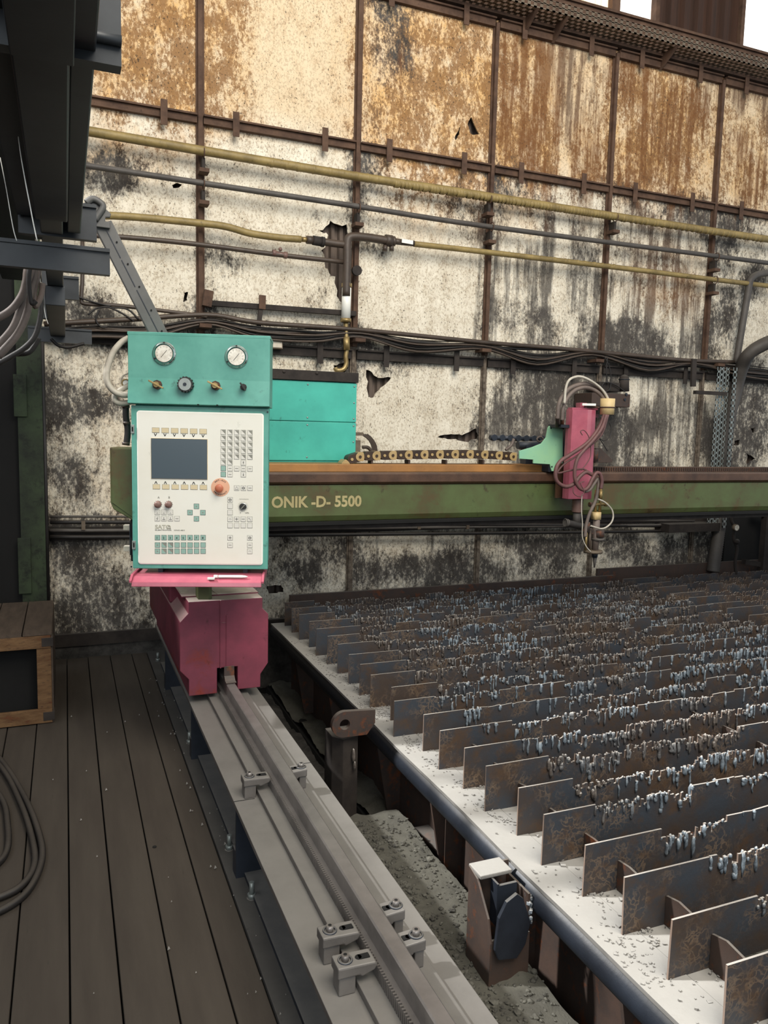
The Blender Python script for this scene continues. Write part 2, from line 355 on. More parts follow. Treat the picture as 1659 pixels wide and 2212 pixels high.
# ---- back wall
wl = struct('wall_back', (2.5, WY, 2.4), 'stained plaster board wall in a rusty steel frame')
PX = [-.24, .88, 2.006, 3.122, 4.251, 5.397, 6.54]
ROWS = [-.15, .16, .86, 2.16, 3.63, 4.74]
def wpt(px, py): v = at(px, py, 1, WY); return v.x, v.z
SPOT = []   # channel, x, z, rx, rz, strength
for ch, px, py, rx, ry, s in (
    # rust / ochre washes
    (1,310,90,160,190,.75),(1,480,90,100,150,.8),(1,930,200,200,260,1.0),(1,1000,330,150,90,.6),(1,1200,360,130,90,.75),(1,1430,330,140,150,.95),(1,1620,380,90,140,.5),
    (1,1150,180,90,120,.3),(1,1420,210,120,120,.4),(1,1440,620,150,90,.5),(1,1200,480,150,60,.2),(1,240,340,90,40,.45),(1,640,330,120,30,.15),(1,300,1180,300,140,.12),(1,250,900,150,200,.18),
    # soot
    (0,860,60,50,110,.7),(0,815,110,30,140,.6),(0,270,385,100,40,.8),(0,230,400,40,60,.7),(0,505,560,70,40,.55),(0,480,560,40,120,.45),(0,930,420,140,50,.5),(0,1140,450,110,55,1.0),(0,1090,420,60,60,.6),(0,1440,450,160,55,.75),(0,1600,560,90,110,.9),
    (0,1300,560,180,60,.45),(0,1000,500,60,40,.3),(0,820,530,60,50,.6),(0,700,640,60,60,.5),(0,800,350,40,60,.4),(0,1170,690,150,60,.8),(0,1400,740,120,50,.9),(0,1290,740,80,60,.6),(0,1560,700,60,100,.6),(0,1100,820,120,90,.35),
    (0,1220,900,150,180,.55),(0,1350,880,90,160,.4),(0,1600,900,90,200,.75),(0,1500,1180,160,60,.9),(0,1100,1200,300,60,.5),(0,750,1210,160,50,.45),(0,930,1230,200,50,.6),(0,1350,1170,150,40,.7),(0,1400,1000,60,60,.5),
    (0,200,1340,90,60,1.1),(0,330,1300,60,120,.5),(0,620,1230,60,100,.4),(0,140,1000,60,260,.5),(0,200,700,120,90,.45),(0,120,800,40,120,.6),(0,400,700,160,40,.6),(0,640,720,200,35,.7),(0,830,790,70,40,.6),(0,690,470,40,20,.7),(0,760,560,30,200,.35),
    (0,180,870,160,30,.4),(0,240,1150,180,40,.7),(0,560,780,100,30,.35),
    # streaks
    (2,1190,200,120,200,1.0),(2,1430,260,130,230,1.1),(2,1240,330,60,150,.6),(2,1620,300,80,200,.8),(2,1180,620,160,160,.7),(2,1420,640,160,160,.6),(2,1220,900,170,200,.8),(2,1440,900,160,200,.7),(2,900,1210,300,80,.6),(2,820,150,60,180,.7),(2,1000,620,100,160,.35),(2,930,600,40,160,.4)):
    x, z = wpt(px, py); SPOT.append((ch, x, z, rx/285, ry/285, s))
CLEAN = []
for px, py, rx, ry, s in ((640,180,130,260,1.0),(650,330,160,60,.5),(560,600,120,80,.6),(600,480,90,60,.6),(900,640,140,120,.8),(870,780,90,60,.4),(1215,470,22,260,1.0),(330,560,100,120,.5),(880,870,110,100,.7),(300,420,80,60,.3),(1230,350,90,25,.4),(490,200,25,50,.5)):
    x, z = wpt(px, py); CLEAN.append((x, z, rx/285, ry/285, s))
def stain(x, z):
    c = [0.08, 0.0, .12]
    if z > 3.63: c[1] += .28
    if z < 2.16: c[0] += .2; c[2] += .16
    if x > 3.0 and z < 3.63: c[0] += .16*min(1, (x-3)/1.2); c[2] += .28
    if z > 3.63 and x > 3.1: c[2] += .3; c[0] += .1
    for ch, a, b, rx, rz, s in SPOT:
        d = ((x-a)/rx)**2+((z-b)/rz)**2
        if d < 5: c[ch] += s*math.exp(-d)
    k = 0
    for a, b, rx, rz, s in CLEAN:
        d = ((x-a)/rx)**2+((z-b)/rz)**2
        if d < 5: k = max(k, s*math.exp(-d))
    # grime gathers along the frame
    dx = min(abs(x-p) for p in PX); dz = min(abs(z-p) for p in ROWS)
    g = math.exp(-(dx/.07)**2)*.35+math.exp(-(dz/.06)**2)*.4
    c = [q*(1-k) for q in c]; c[0] += g*(1-.5*k)*(.4 if z > 3.63 else 1); c[1] += g*.5 if z > 3.5 else g*.1
    n = noise.fractal(Vector((x*2.2, z*2.2, 0)), 1, 2, 4); c[0] = max(0, c[0]*(1+n)); c[2] = max(0, c[2]*(1+n*.8))
    return [min(max(q, 0), 1) for q in c]
def ragged(poly, amp=.012, n=6):
    out = []
    for i, p in enumerate(poly):
        q = poly[(i+1) % len(poly)]
        for k in range(n):
            t = k/n; x, y = p[0]+(q[0]-p[0])*t, p[1]+(q[1]-p[1])*t
            out.append((x+random.uniform(-amp, amp), y+random.uniform(-amp, amp)))
    return out
HOLES = [ragged([wpt(*p) for p in h], a, 4) for a, h in (
    (.012, [(697,540),(712,505),(690,500),(715,480),(748,486),(756,520),(753,620),(740,655),(728,640),(722,600),(704,575)]),
    (.008, [(945,945),(975,936),(1000,938),(1030,924),(1033,946),(1008,955),(975,948)]),
    (.010, [(793,800),(812,812),(846,818),(824,838),(800,862),(793,850)]),
    (.004, [(722,790),(742,783),(752,795),(744,806),(726,804)]),
    (.004, [(1010,266),(1018,252),(1029,280),(1036,290),(1022,292),(1014,284)]),
    (.003, [(994,270),(989,284),(982,297),(984,304),(992,290)]),
    (.003, [(372,400),(380,394),(394,398),(386,406),(374,406)]),
    (.004, [(398,632),(406,630),(404,648),(396,652)]),
    (.004, [(655,720),(668,718),(682,734),(668,742),(652,736)]),
    (.010, [(575,1268),(610,1262),(612,1280),(585,1284)]),
    (.005, [(1588,952),(1600,950),(1598,962),(1586,962)]), (.004, [(1622,925),(1632,924),(1628,936)]),
    (.008, [(1614,978),(1632,992),(1614,1002)]))]
def inside(p, poly):
    c = False; n = len(poly)
    for i in range(n):
        a, b = poly[i], poly[(i+1) % n]
        if (a[1] > p[1]) != (b[1] > p[1]) and p[0] < (b[0]-a[0])*(p[1]-a[1])/(b[1]-a[1])+a[0]: c = not c
    return c
def wall_panel(x0, x1, z0, z1, y=WY, th=.012, step=.045):
    outer = [(x0, z0), (x1, z0), (x1, z1), (x0, z1)]; hs = []
    for h in HOLES:
        if all(x0+.01 < p[0] < x1-.01 and z0+.01 < p[1] < z1-.01 for p in h): hs.append(h)
    pts = []; ed = []
    nx, nz = max(2, int((x1-x0)/step)), max(2, int((z1-z0)/step))
    rim = [(x0+(x1-x0)*i/nx, z0) for i in range(nx)]+[(x1, z0+(z1-z0)*i/nz) for i in range(nz)]+[(x1-(x1-x0)*i/nx, z1) for i in range(nx)]+[(x0, z1-(z1-z0)*i/nz) for i in range(nz)]
    for loop in [rim]+hs:
        b = len(pts); pts += loop; ed += [(b+i, b+(i+1) % len(loop)) for i in range(len(loop))]
    for i in range(1, nx):
        for j in range(1, nz):
            p = (x0+(x1-x0)*i/nx, z0+(z1-z0)*j/nz)
            if not any(inside(p, h) for h in hs): pts.append(p)
    V, E_, Fc, *_ = delaunay_2d_cdt([Vector(p) for p in pts], ed, [], 0, 1e-5)
    tri = [f for f in Fc if not any(inside((sum(V[i].x for i in f)/3, sum(V[i].y for i in f)/3), h) for h in hs)]
    n = len(V); mb = MB(); w = lambda v: .004*noise.noise(Vector((v.x*1.3, v.y*1.3, 9)))
    vs = [(v.x, y+w(v), v.y) for v in V]+[(v.x, y+th+w(v), v.y) for v in V]
    cnt = {}
    for f in tri:
        for k in range(3):
            e = (f[k], f[(k+1) % 3]); cnt[e] = 1
    side = [(a, b, n+b, n+a) for (a, b) in cnt if (b, a) not in cnt]
    mb.add(vs, [tuple(f) for f in tri]+[tuple(n+i for i in f[::-1]) for f in tri]+side)
    o = mb.build('panel', 'wall', wl); me = o.data
    at_ = me.attributes.new('stain', 'FLOAT_COLOR', 'POINT'); buf = []
    o0 = off(wl)
    for v in me.vertices: buf += stain(v.co.x+o0.x, v.co.z+o0.z)+[1]
    at_.data.foreach_set('color', buf); return o
for r in range(len(ROWS)-1):
    for c in range(len(PX)-1):
        if r == 0: continue
        wall_panel(PX[c]+.004, PX[c+1]-.004, ROWS[r]+.004, ROWS[r+1]-.004, WY+random.uniform(0, .004))
MB().box((-.24, WY-.02, -.35), (6.54, WY+.1, .09)).build('plinth', 'conc', wl)
MB().box((-.24, WY-.01, -.60), (8.5, WY+.1, -.351)).build('footing', 'black', wl)
MB().box((-.24, WY-.03, .085), (6.54, WY+.05, .17)).build('base_bar', 'dark_frame', wl)
# corrugated outer sheet seen through the holes
mb = MB(); mb.smooth = False
xs = []; k = 0; x = -.3
while x < 6.7:
    for dx, dy in ((0, 0), (.02, 0), (.03, .03), (.05, .03), (.06, 0)): xs.append((x+dx, WY+.06+dy))
    x += .065
vs = [(a, b, -.1) for a, b in xs]+[(a, b, 4.8) for a, b in xs]; n = len(xs)
mb.add(vs, [(i, i+1, n+i+1, n+i) for i in range(n-1)]); mb.build('corrugated_sheet', 'corr', wl)
# frame: posts, rails and clips
for i, px_ in enumerate(PX):
    m_ = 'frame_rust'
    MB().box((px_-.017, WY-.040, 2.2), (px_+.012, WY+.05, 4.7)).box((px_-.028, WY-.012, 2.2), (px_+.028, WY-.004, 4.7)).build('post', m_, wl)
    MB().box((px_-.014, WY-.022, .1), (px_+.010, WY+.05, 2.2)).box((px_-.026, WY-.010, .1), (px_+.026, WY-.003, 2.2)).build('post', 'post_low', wl)
def rail(z, h, m_, d=.035, lip=.02, name='rail', y=WY):
    for i in range(len(PX)-1):
        MB().box((PX[i]+.02, y-d, z-h/2), (PX[i+1]-.024, y+.02, z+h/2)).box((PX[i]+.02, y-d-lip, z+h/2-.012), (PX[i+1]-.024, y-d, z+h/2)).build(name, m_, wl)
rail(3.63, .055, 'frame_rust')
rail(4.70, .06, 'frame_rust')
rail(2.145, .07, 'dark_frame')
rail(.86, .07, 'dark_frame')
for z, m_ in ((3.63, 'frame_rust'), (4.70, 'frame_rust'), (2.145, 'dark_frame')):
    for i in range(len(PX)-1):
        for t in (.22, .76):
            x = PX[i]+(PX[i+1]-PX[i])*t+random.uniform(-.03, .03)
            MB().box((x-.022, WY-.062, z-.085), (x+.022, WY-.056, z+.075)).build('clip', m_, wl)
# deep brown girder above and the perforated tray brackets
MB().box((-.5, WY-.06, 4.75), (8.5, WY+.12, 4.78)).box((-.5, WY-.02, 4.78), (8.5, WY+.02, 5.0)).box((-.5, WY-.04, 5.0), (8.5, WY+.12, 5.02)).build('girder', 'frame_rust', wl)
# wall left of the column: dark steel doors
MB().box((-3.2, WY, -.35), (-.24, WY+.1, 2.7)).build('dark_boarding', 'black', wl)
MB().box((-3.2, WY, 2.7), (-.24, WY+.1, 4.9)).build('upper_boarding', 'corr_brown', wl)
MB().box((6.54, WY, -.35), (8.5, WY+.1, 4.9)).build('right_boarding', 'conc', wl)
MB().box((-3.2, WY+.12, 5.8), (8.5, WY+.2, 8.2)).build('upper_wall', 'corr_brown', wl)
# ---- clerestory windows above the girder
def window(name, x0, x1, z0, z1, m_, label, mull=0):
    r = struct(name, ((x0+x1)/2, WY+.1, z0), label)
    mb = MB()
    for x in (x0, x1): mb.box((x-.02, WY+.06, z0), (x+.02, WY+.16, z1))
    mb.build('window_frame', 'frame_rust', r)
    n = 1+mull
    for k in range(n):
        a, b = x0+(x1-x0)*k/n, x0+(x1-x0)*(k+1)/n; mb = MB(); xs = []
        x = a
        while x < b-1e-6:
            xs += [(x, WY+.11), (min(x+.03, b), WY+.125)]; x += .06
        xs.append((b, WY+.11)); nn = len(xs)
        mb.add([(p, q, z0) for p, q in xs]+[(p, q, z1) for p, q in xs]+[(p, q+.01, z0) for p, q in xs]+[(p, q+.01, z1) for p, q in xs],
               [(i, i+1, nn+i+1, nn+i) for i in range(nn-1)]+[(2*nn+i+1, 2*nn+i, 3*nn+i, 3*nn+i+1) for i in range(nn-1)])
        mb.build('pane', m_, r)
window('window_1', 3.80, 4.26, 5.03, 5.8, 'win_orange', 'rust-stained corrugated daylight pane, left of the milky one')
window('window_2', 4.30, 4.71, 5.03, 5.8, 'win_white', 'bright milky window pane beside the brown sheeting')
window('window_3', 5.66, 7.2, 5.03, 5.8, 'win_white', 'bright corrugated pane in the top right corner', 2)
for a, b in ((-3.2, 3.78), (4.73, 5.64), (7.22, 8.5)):
    mb = MB(); xs = []; x = a
    while x < b-1e-6: xs += [(x, WY+.10), (min(x+.06, b), WY+.10), (min(x+.08, b), WY+.14), (min(x+.13, b), WY+.14)]; x += .15
    n = len(xs); mb.add([(p, q, 5.03) for p, q in xs]+[(p, q, 5.85) for p, q in xs], [(i, i+1, n+i+1, n+i) for i in range(n-1)]); mb.build('brown_sheeting', 'corr_brown', wl)
# ---- rest of the hall, out of view: roof and left wall with its window band
hl = struct('wall_left', (-3.2, 1, 0), 'dark side wall of the hall with an open window band')
MB().box((-3.3, -6, -.35), (-3.2, 5.6, 4.7)).build('lower_wall', 'corr_brown', hl)
MB().box((-3.3, -6, 4.7), (-3.2, .45, 8.2)).build('upper_wall', 'corr_brown', hl)
MB().box((-3.3, 5.02, 4.7), (-3.2, 5.6, 8.2)).build('upper_wall', 'corr_brown', hl)
ce = struct('ceiling', (2, 0, 8.2), 'dark roof sheeting of the hall')
MB().box((-3.3, -6, 8.2), (8.5, 5.75, 8.3)).build('roof_sheet', 'corr_brown', ce)
tr = struct('floor_behind', (2, -5, -.1), 'dark hall floor behind the viewer')
MB().box((-3.2, -6, -.35), (8.5, -3.5, 0)).build('slab', 'plate', tr)
# ============================================================ MACHINE RAIL
rb = root('machine_rail', (.70, 2.0, 0), 'long dusty steel machine rail on a wide flanged bed, running under the red carriage', 'rail')
MB().box((.526, -.6, .262), (.875, 5.2, .28)).build('bed_flange', 'steel', rb, bevel=.002)
MB().box((.69, -.6, .02), (.71, 5.2, .262)).box((.56, -.6, .0), (.85, 5.2, .02)).build('bed_web', 'dark_steel', rb)
MB().box((.614, -.6, .2802), (.806, 5.2, .30)).build('base_plate', 'steel', rb, bevel=.003)
MB().prism([(.682, .30), (.724, .30), (.724, .381), (.720, .385), (.686, .385), (.682, .381)], 1, -.6, 5.2).build('running_rail', 'polished', rb)
mb = MB(); mb.box((.668, -.6, .30), (.682, 5.2, .332))
y = .9
while y < 3.6: mb.box((.660, y, .302), (.668, y+.005, .334)); y += .01
k = mb.build('gear_rack', 'polished', rb)
MB().box((.876, -.6, .17), (.925, 2.62, .20)).box((.905, -.6, -.12), (.925, 2.62, .17)).box((.84, -.6, .2), (.876, 2.62, .262)).build('side_channel', 'brown_steel', rb, bevel=.003)
for Y in (1.53, 2.588, 3.637, 4.68):
    q = MB().box((.53, Y-.006, .004), (.688, Y+.006, .262)).box((.712, Y-.006, .004), (.86, Y+.006, .262))
    q.box((.53, Y+.006, .004), (.536, Y+.05, .10)).build('bed_leg', 'dark_steel', rb)
MB().cyl((.62, 2.580, .10), (.62, 2.5815, .10), .014).build('bolt_hole', 'black', rb)
MB().box((.876, 3.0, -.30), (1.0, 5.2, -.10)).build('cable_duct', 'black', rb)
# seams across the bed
MB().box((.526, 2.60, .2803), (.60, 2.604, .2806)).build('joint', 'black', rb); MB().box((.815, 2.82, .2803), (.875, 2.824, .2806)).build('joint', 'black', rb)
def rail_clamp(loc, flip, label):
    r = root('rail_clamp', loc, label, 'clamp', 'clamps along the machine rail')
    L = lambda *p: tuple(Vector(p)+Vector(loc))
    s = -.6 if flip else 1
    def P(x, y, z): return L(x*s, y, z)
    a, b = P(0, -.022, 0), P(.042, .022, .045); MB().box(a, b).build('block', 'steel', r, bevel=.003)
    # arm: thick at the block, tapering to a nose that presses on the base plate
    prof = [(-.004, .046), (.05, .046), (.056, .040), (.088, .050), (.096, .062), (.09, .070), (-.004, .074)]
    pts = [(loc[0]+s*p[0], loc[2]+p[1]) for p in prof]
    mb = MB().prism(pts, 1, loc[1]-.027, loc[1]+.027)
    arm = mb.build('clamp_arm', 'steel', r, bevel=.004)
    MB().ring(P(.022, 0, .0735), .0155, .003, 'Z').build('collar', 'dark_steel', r)
    mb = MB(); mb.cyl(P(.022, 0, .07), P(.022, 0, .088), .0095, seg=16); mb.build('bolt', 'polished', r)
    MB().cyl(P(.022, 0, .088), P(.022, 0, .0885), .005, seg=6).build('hex_socket', 'black', r)
    mb = MB(); mb.box(P(.055, -.008, .0705), P(.082, .008, .0735)); mb.cyl(P(.055, 0, .0700), P(.055, 0, .0735), .008); mb.build('slot', 'black', r)
    return r
for loc, fl_, lb in (((.565, 1.60, .28), 0, 'nearest left clamp on the rail bed, with socket bolt and slot'), ((.565, 1.715, .28), 0, 'left clamp on the rail bed just behind the nearest one'),
                     ((.565, 2.63, .28), 0, 'lone left rail clamp beside the seam above the blue-black leg plate')):
    rail_clamp(loc, fl_, lb)
for loc, lb in (((.783, 1.60, .30), 'nearest clamp on the right side of the rail, half hidden'), ((.783, 1.725, .30), 'second clamp on the right side of the rail, half hidden'), ((.783, 2.60, .30), 'distant clamp right of the rail beside the flange joint')):
    rail_clamp(loc, 1, lb)
for (x, y), lb in (((.557, 2.45), 'steel anchor bolt with nut standing on the floor plate, nearest'), ((.545, 2.78), 'anchor bolt beside the edge of the blue-black leg plate'), ((.550, 3.83), 'anchor bolt on the floor plate below the middle of the bed'), ((.552, 4.75), 'anchor bolt near the far leg of the rail bed'), ((.55, 5.28), 'farthest anchor bolt, near the wall plinth')):
    r = root('anchor_bolt', (x, y, .004), lb, 'bolt', 'anchor bolts along the rail bed')
    MB().cyl((x, y, .004), (x, y, .0065), .017).build('washer', 'steel', r)
    MB().cyl((x, y, .0065), (x, y, .022), .0145, seg=6).build('nut', 'galv', r)
    MB().cyl((x, y, .022), (x, y, .062), .0085, seg=12).build('threaded_rod', 'galv', r)
mb = MB()
for k in range(70):
    x, y = (random.uniform(.44, .56), random.uniform(1.9, 5)) if k < 55 else (random.uniform(-.1, .44), random.uniform(1.9, 5)); s = random.uniform(.0015, .005)
    mb.add([(x, y, .006), (x+s*2, y+s, .006), (x+s, y+2*s, .006+s*1.5)], [(0, 1, 2)]); mb.add([(x, y, .0055), (x+s*2, y+s, .0055), (x+s, y+2*s, .0055), (x+s, y+s, .006+s)], [(0, 1, 3), (1, 2, 3), (2, 0, 3)])
tag(mb.build('metal_crumbs', 'ledge'), 'tiny pale metal crumbs scattered over the floor boards', 'debris', kind='stuff')

# ============================================================ CUTTING TABLE
TZ = .20
tb = root('cutting_table', (1.33, 1.4, -.34), 'long cutting table with upright burnt slats on an ash-grey steel ledge', 'table')
def rag_edge(y): return 1.333+.006*noise.noise(Vector((0, y*2.2, 5)))
vs = []; N = 60
mb = MB(); ys = [.2+(5.3-.2)*i/N for i in range(N+1)]
for z in (TZ, TZ-.012):
    for y in ys: vs += [(rag_edge(y), y, z), (1.476, y, z)]
fs = []
for i in range(N):
    a = 2*i; b = 2*(N+1)+2*i
    fs += [(a, a+1, a+3, a+2), (b+2, b+3, b+1, b), (a+2, b+2, b, a), (a+1, b+1, b+3, a+3)]
mb.add(vs, fs); mb.build('ledge_plate', 'ledge', tb)
MB().box((1.479, .2, TZ-.012), (1.62, 5.35, TZ-.002)).build('inner_ledge', 'ledge', tb)
MB().tube([(1.385, .2, .125), (1.385, 5.35, .125)], .052, 20).build('edge_tube', 'dark_steel', tb)
MB().box((1.50, .2, -.32), (1.52, 5.35, .18)).build('side_plate', 'brown_steel', tb)
for Y in (.95, 1.55, 2.15, 2.75, 3.35, 4.1, 4.8):
    MB().prism([(1.37, .09), (1.50, .09), (1.50, -.30), (1.44, -.30)], 1, Y, Y+.014).build('gusset', 'brown_steel', tb)
MB().box((1.42, 2.70, -.30), (1.50, 2.705, .06)).build('foot_plate', 'brown_steel', tb); MB().box((1.425, 1.25, -.33), (1.50, 1.45, -.2)).build('foot_block', 'brown_steel', tb)
MB().prism([(1.425, 3.02), (1.44, 2.80), (1.50, 2.80), (1.50, 3.02)], 2, -.2, -.19).build('shelf_plate', 'brown_steel', tb)
for X in (2.6, 3.9, 5.2, 6.5): MB().box((X, .2, -.34), (X+.03, 5.4, TZ-.02)).build('cross_beam', 'brown_steel', tb)
# back frame: dark flat bars behind the last slat
MB().box((1.50, 5.40, TZ-.30), (4.42, 5.43, .372)).build('back_bar', 'brown_steel', tb)
MB().box((4.26, 5.44, .0), (7.4, 5.46, .43)).build('back_bar', 'brown_steel', tb)
slags = []
def slat(x0, x1, y, top, th=.006, burn=.26, seed=0, h=None, drips=True, z0=TZ-.002):
    rnd = random.Random(seed); r = top-z0
    xs = [x0]; zs = []
    x = x0; lean = rnd.uniform(-.004, .004)
    def colm(w, z):
        nonlocal x
        x += w; xs.append(x); zs.append(z)
    colm(burn, top)
    lvl = 0.0; mode = 0; left = 0
    while x < x1-.001:
        if left <= 0: mode = rnd.random(); left = rnd.uniform(.04, .25); lvl = rnd.choice([0, .003, .008, .016, .026])
        w = rnd.uniform(.004, .013) if mode < .85 else rnd.uniform(.02, .08)
        if mode < .85: d = lvl+(rnd.uniform(0, .007) if rnd.random() < .6 else rnd.uniform(.012, .036))
        else: d = lvl*.3
        w = min(w, x1-x); colm(w, top-d); left -= w
    vs = []; fs = []; n = len(zs)
    mb = MB()
    for i in range(n):
        a, b = xs[i], xs[i+1]; z = zs[i]; za = z; zb = z
        if i > 1 and i < n-1: za += rnd.uniform(-.003, .003); zb += rnd.uniform(-.003, .003)
        base = len(vs)
        vs += [(a, y, z0), (b, y, z0), (b, y, zb), (a, y, za), (a, y+th, z0), (b, y+th, z0), (b, y+th, zb), (a, y+th, za)]
        fs += [(base, base+1, base+2, base+3), (base+5, base+4, base+7, base+6), (base+3, base+2, base+6, base+7), (base, base+3, base+7, base+4), (base+1, base+5, base+6, base+2), (base, base+4, base+5, base+1)]
    # slats lean a little and bow
    def bow(v): return (v[0], v[1]+lean*(v[2]-z0)/.17+.004*noise.noise(Vector((v[0]*1.5, seed, 0))), v[2])
    mb.add([bow(v) for v in vs], fs)
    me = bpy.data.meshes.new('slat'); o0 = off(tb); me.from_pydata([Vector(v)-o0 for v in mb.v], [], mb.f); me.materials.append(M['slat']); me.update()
    o = bpy.data.objects.new('slat', me); col.objects.link(o); o.parent = tb
    if drips:
        d = MB()
        cnt = int((x1-x0-burn)*105)
        for k in range(cnt):
            i = rnd.randrange(1, n); X = xs[i]+rnd.uniform(-.004, .004); Z = zs[i]
            if X > x1-.01: continue
            L = rnd.choice([.006, .01, .016, .03, .045, .06])*rnd.uniform(.6, 1.3); rr = rnd.uniform(.0024, .0062)*(1.3 if L > .02 else 1)
            f = -1 if rnd.random() < .8 else 1
            yy = (y if f < 0 else y+th)+f*rr*.5
            pts = []; m = 4
            for q in range(m+1):
                t = q/m; pts.append(bow((X+rnd.uniform(-.0025, .0025), yy+rnd.uniform(-.001, .001), Z+.002-L*t)))
            rad = [rr*.5]+[rr*rnd.uniform(.6, 1.25) for _ in range(m-1)]+[rr*.35]
            d.tube(pts, rad, 5)
            if rnd.random() < .35: d.sph(bow((X, yy, Z-L*rnd.random())), rr*1.5, 5, (1, .7, 1.2))
        if d.v: 
            q = d.build('slag_drip', 'slag', o); q['kind'] = 'stuff'
    return o
SL = []
k = 0
starts = {0: .03, 1: -.0, 3: .0, 9: -.045, 10: -.07}
for k in range(22):
    y = 1.245+.1885*k
    if y > 5.3: break
    jit = random.uniform(-.015, .015)
    if k in (10, 11, 12): jit += (-.06, .0, -.02)[k-10]
    x0 = 1.418+jit; b = random.uniform(.18, .30)
    if k < 3: b = random.uniform(.26, .33)
    slat(x0, 4.40, y, .369+random.uniform(-.004, .005), burn=b, seed=k)
    slat(4.355, 7.3, y+.014, .372+random.uniform(-.004, .008), burn=.35, seed=100+k, drips=(k < 12))
for y in (1.06, .87): slat(1.418, 3.2, y, .37, burn=.3, seed=int(y*100))
# short spacer plates between neighbouring slats
for k in range(21):
    y = 1.245+.1885*k; xx = 1.56+random.uniform(-.012, .012); h = random.uniform(.085, .105)
    mb = MB(); pr = [(y-.182, TZ), (y-.002, TZ), (y-.002, TZ+h*.93), (y-.05, TZ+h+random.uniform(-.004, .004)), (y-.12, TZ+h*random.uniform(.85, 1)), (y-.182, TZ+h*random.uniform(.7, .95))]
    mb.prism(pr, 0, xx, xx+.008); mb.build('spacer_plate', 'brown_steel', tb)
for X in (2.75, 4.05, 5.4):
    for k in range(18):
        y = 1.245+.1885*k; MB().box((X, y-.180, TZ), (X+.008, y-.004, TZ+.09)).build('spacer_plate', 'brown_steel', tb)
# lifting lug on the table edge
def lug():
    c = at(742, 1562, 1, 3.27); mb = MB(); R_, r_ = .062, .025; n = 28; y0, y1 = 3.25, 3.275
    cx, cz = c.x, c.z
    out = []
    for i in range(n+1):
        a = math.radians(80)+math.radians(200)*i/n; out.append((cx+R_*math.cos(a), cz+R_*math.sin(a)))
    out = [(cx+.15, cz+R_*.85)]+out+[(cx+.11, cz-R_*1.0), (cx+.15, cz-.01)]
    hole = [(cx+r_*math.cos(2*math.pi*i/24), cz+r_*math.sin(2*math.pi*i/24)) for i in range(24)]
    V = [Vector(p) for p in out+hole]; m = len(out); ed = [(i, (i+1) % m) for i in range(m)]+[(m+i, m+(i+1) % 24) for i in range(24)]
    V2, _, Fc, *_ = delaunay_2d_cdt(V, ed, [], 1, 1e-6)
    Fc = [f for f in Fc if not inside((sum(V2[i].x for i in f)/3, sum(V2[i].y for i in f)/3), hole)]
    nn = len(V2); cnt = {}
    for f in Fc:
        for q in range(3): cnt[(f[q], f[(q+1) % 3])] = 1
    side = [(a, b, nn+b, nn+a) for (a, b) in cnt if (b, a) not in cnt]
    mb.add([(v.x, y0, v.y) for v in V2]+[(v.x, y1, v.y) for v in V2], [tuple(f) for f in Fc]+[tuple(nn+i for i in f[::-1]) for f in Fc]+side)
    return mb.build('lifting_lug', 'brown_steel', tb)
lug()
# ash flakes on the ledge
mb = MB(); rnd = random.Random(4)
for k in range(1500):
    cl = rnd.randrange(30); rr = random.Random(cl); cxx, cyy = rr.uniform(1.36, 1.50), rr.uniform(1.1, 4.6)
    if rnd.random() < .65: x, y = rnd.gauss(cxx, .022), rnd.gauss(cyy, .03)
    else: x, y = rnd.uniform(1.345, 1.60), rnd.uniform(1, 5)
    if x < 1.342 or x > 1.61: continue
    s = rnd.uniform(.0015, .0055)*(2.2 if rnd.random() < .14 else 1); a = rnd.uniform(0, 6.28); t = rnd.uniform(.0012, .0055)
    ps = [(x+s*math.cos(a+q*1.57+rnd.uniform(-.4, .4))*rnd.uniform(.5, 1.3), y+s*math.sin(a+q*1.57)*rnd.uniform(.5, 1.3)) for q in range(4)]
    tl = rnd.uniform(-.0015, .0015)
    mb.add([(p[0], p[1], TZ+.0002) for p in ps]+[(p[0], p[1], TZ+t+tl*(i % 2)) for i, p in enumerate(ps)], [(0,1,2,3)[::-1], (4,5,6,7), (0,1,5,4), (1,2,6,5), (2,3,7,6), (3,0,4,7)])
tag(mb.build('ash_flakes', 'ledge'), 'pale ash and scale flakes strewn along the table ledge', 'debris', kind='stuff')
# gravel-like slag in the trough
ico = [(0,0,1),(.89,0,.45),(.28,.85,.45),(-.72,.53,.45),(-.72,-.53,.45),(.28,-.85,.45),(.72,.53,-.45),(-.28,.85,-.45),(-.89,0,-.45),(-.28,-.85,-.45),(.72,-.53,-.45),(0,0,-1)]
icof = [(0,1,2),(0,2,3),(0,3,4),(0,4,5),(0,5,1),(1,6,2),(2,7,3),(3,8,4),(4,9,5),(5,10,1),(2,6,7),(3,7,8),(4,8,9),(5,9,10),(1,10,6),(11,7,6),(11,8,7),(11,9,8),(11,10,9),(11,6,10)]
mb = MB()
for k in range(9000):
    y = rnd.uniform(1.0, 3.0); x = rnd.gauss(1.03, .065) if k % 4 else rnd.uniform(.93, 1.35)
    if not .93 < x < 1.35: continue
    if k >= 7800: x = rnd.uniform(1.38, 2.4); y = rnd.uniform(.7, 2.4); zb = -.31
    else: zb = -.105+noise.fractal(Vector((x*5, y*3, 3)), 1, 2, 4)*.022
    s = abs(rnd.gauss(0, .0048))+.0015
    mb.add([(x+s*p[0]*rnd.uniform(.6, 1.3), y+s*p[1]*rnd.uniform(.6, 1.3), zb+s*p[2]*rnd.uniform(.5, 1)) for p in ico], icof)
tag(mb.build('slag_gravel', 'gravel'), 'dark crumbly slag gravel filling the trough beside the rail', 'debris', kind='stuff')

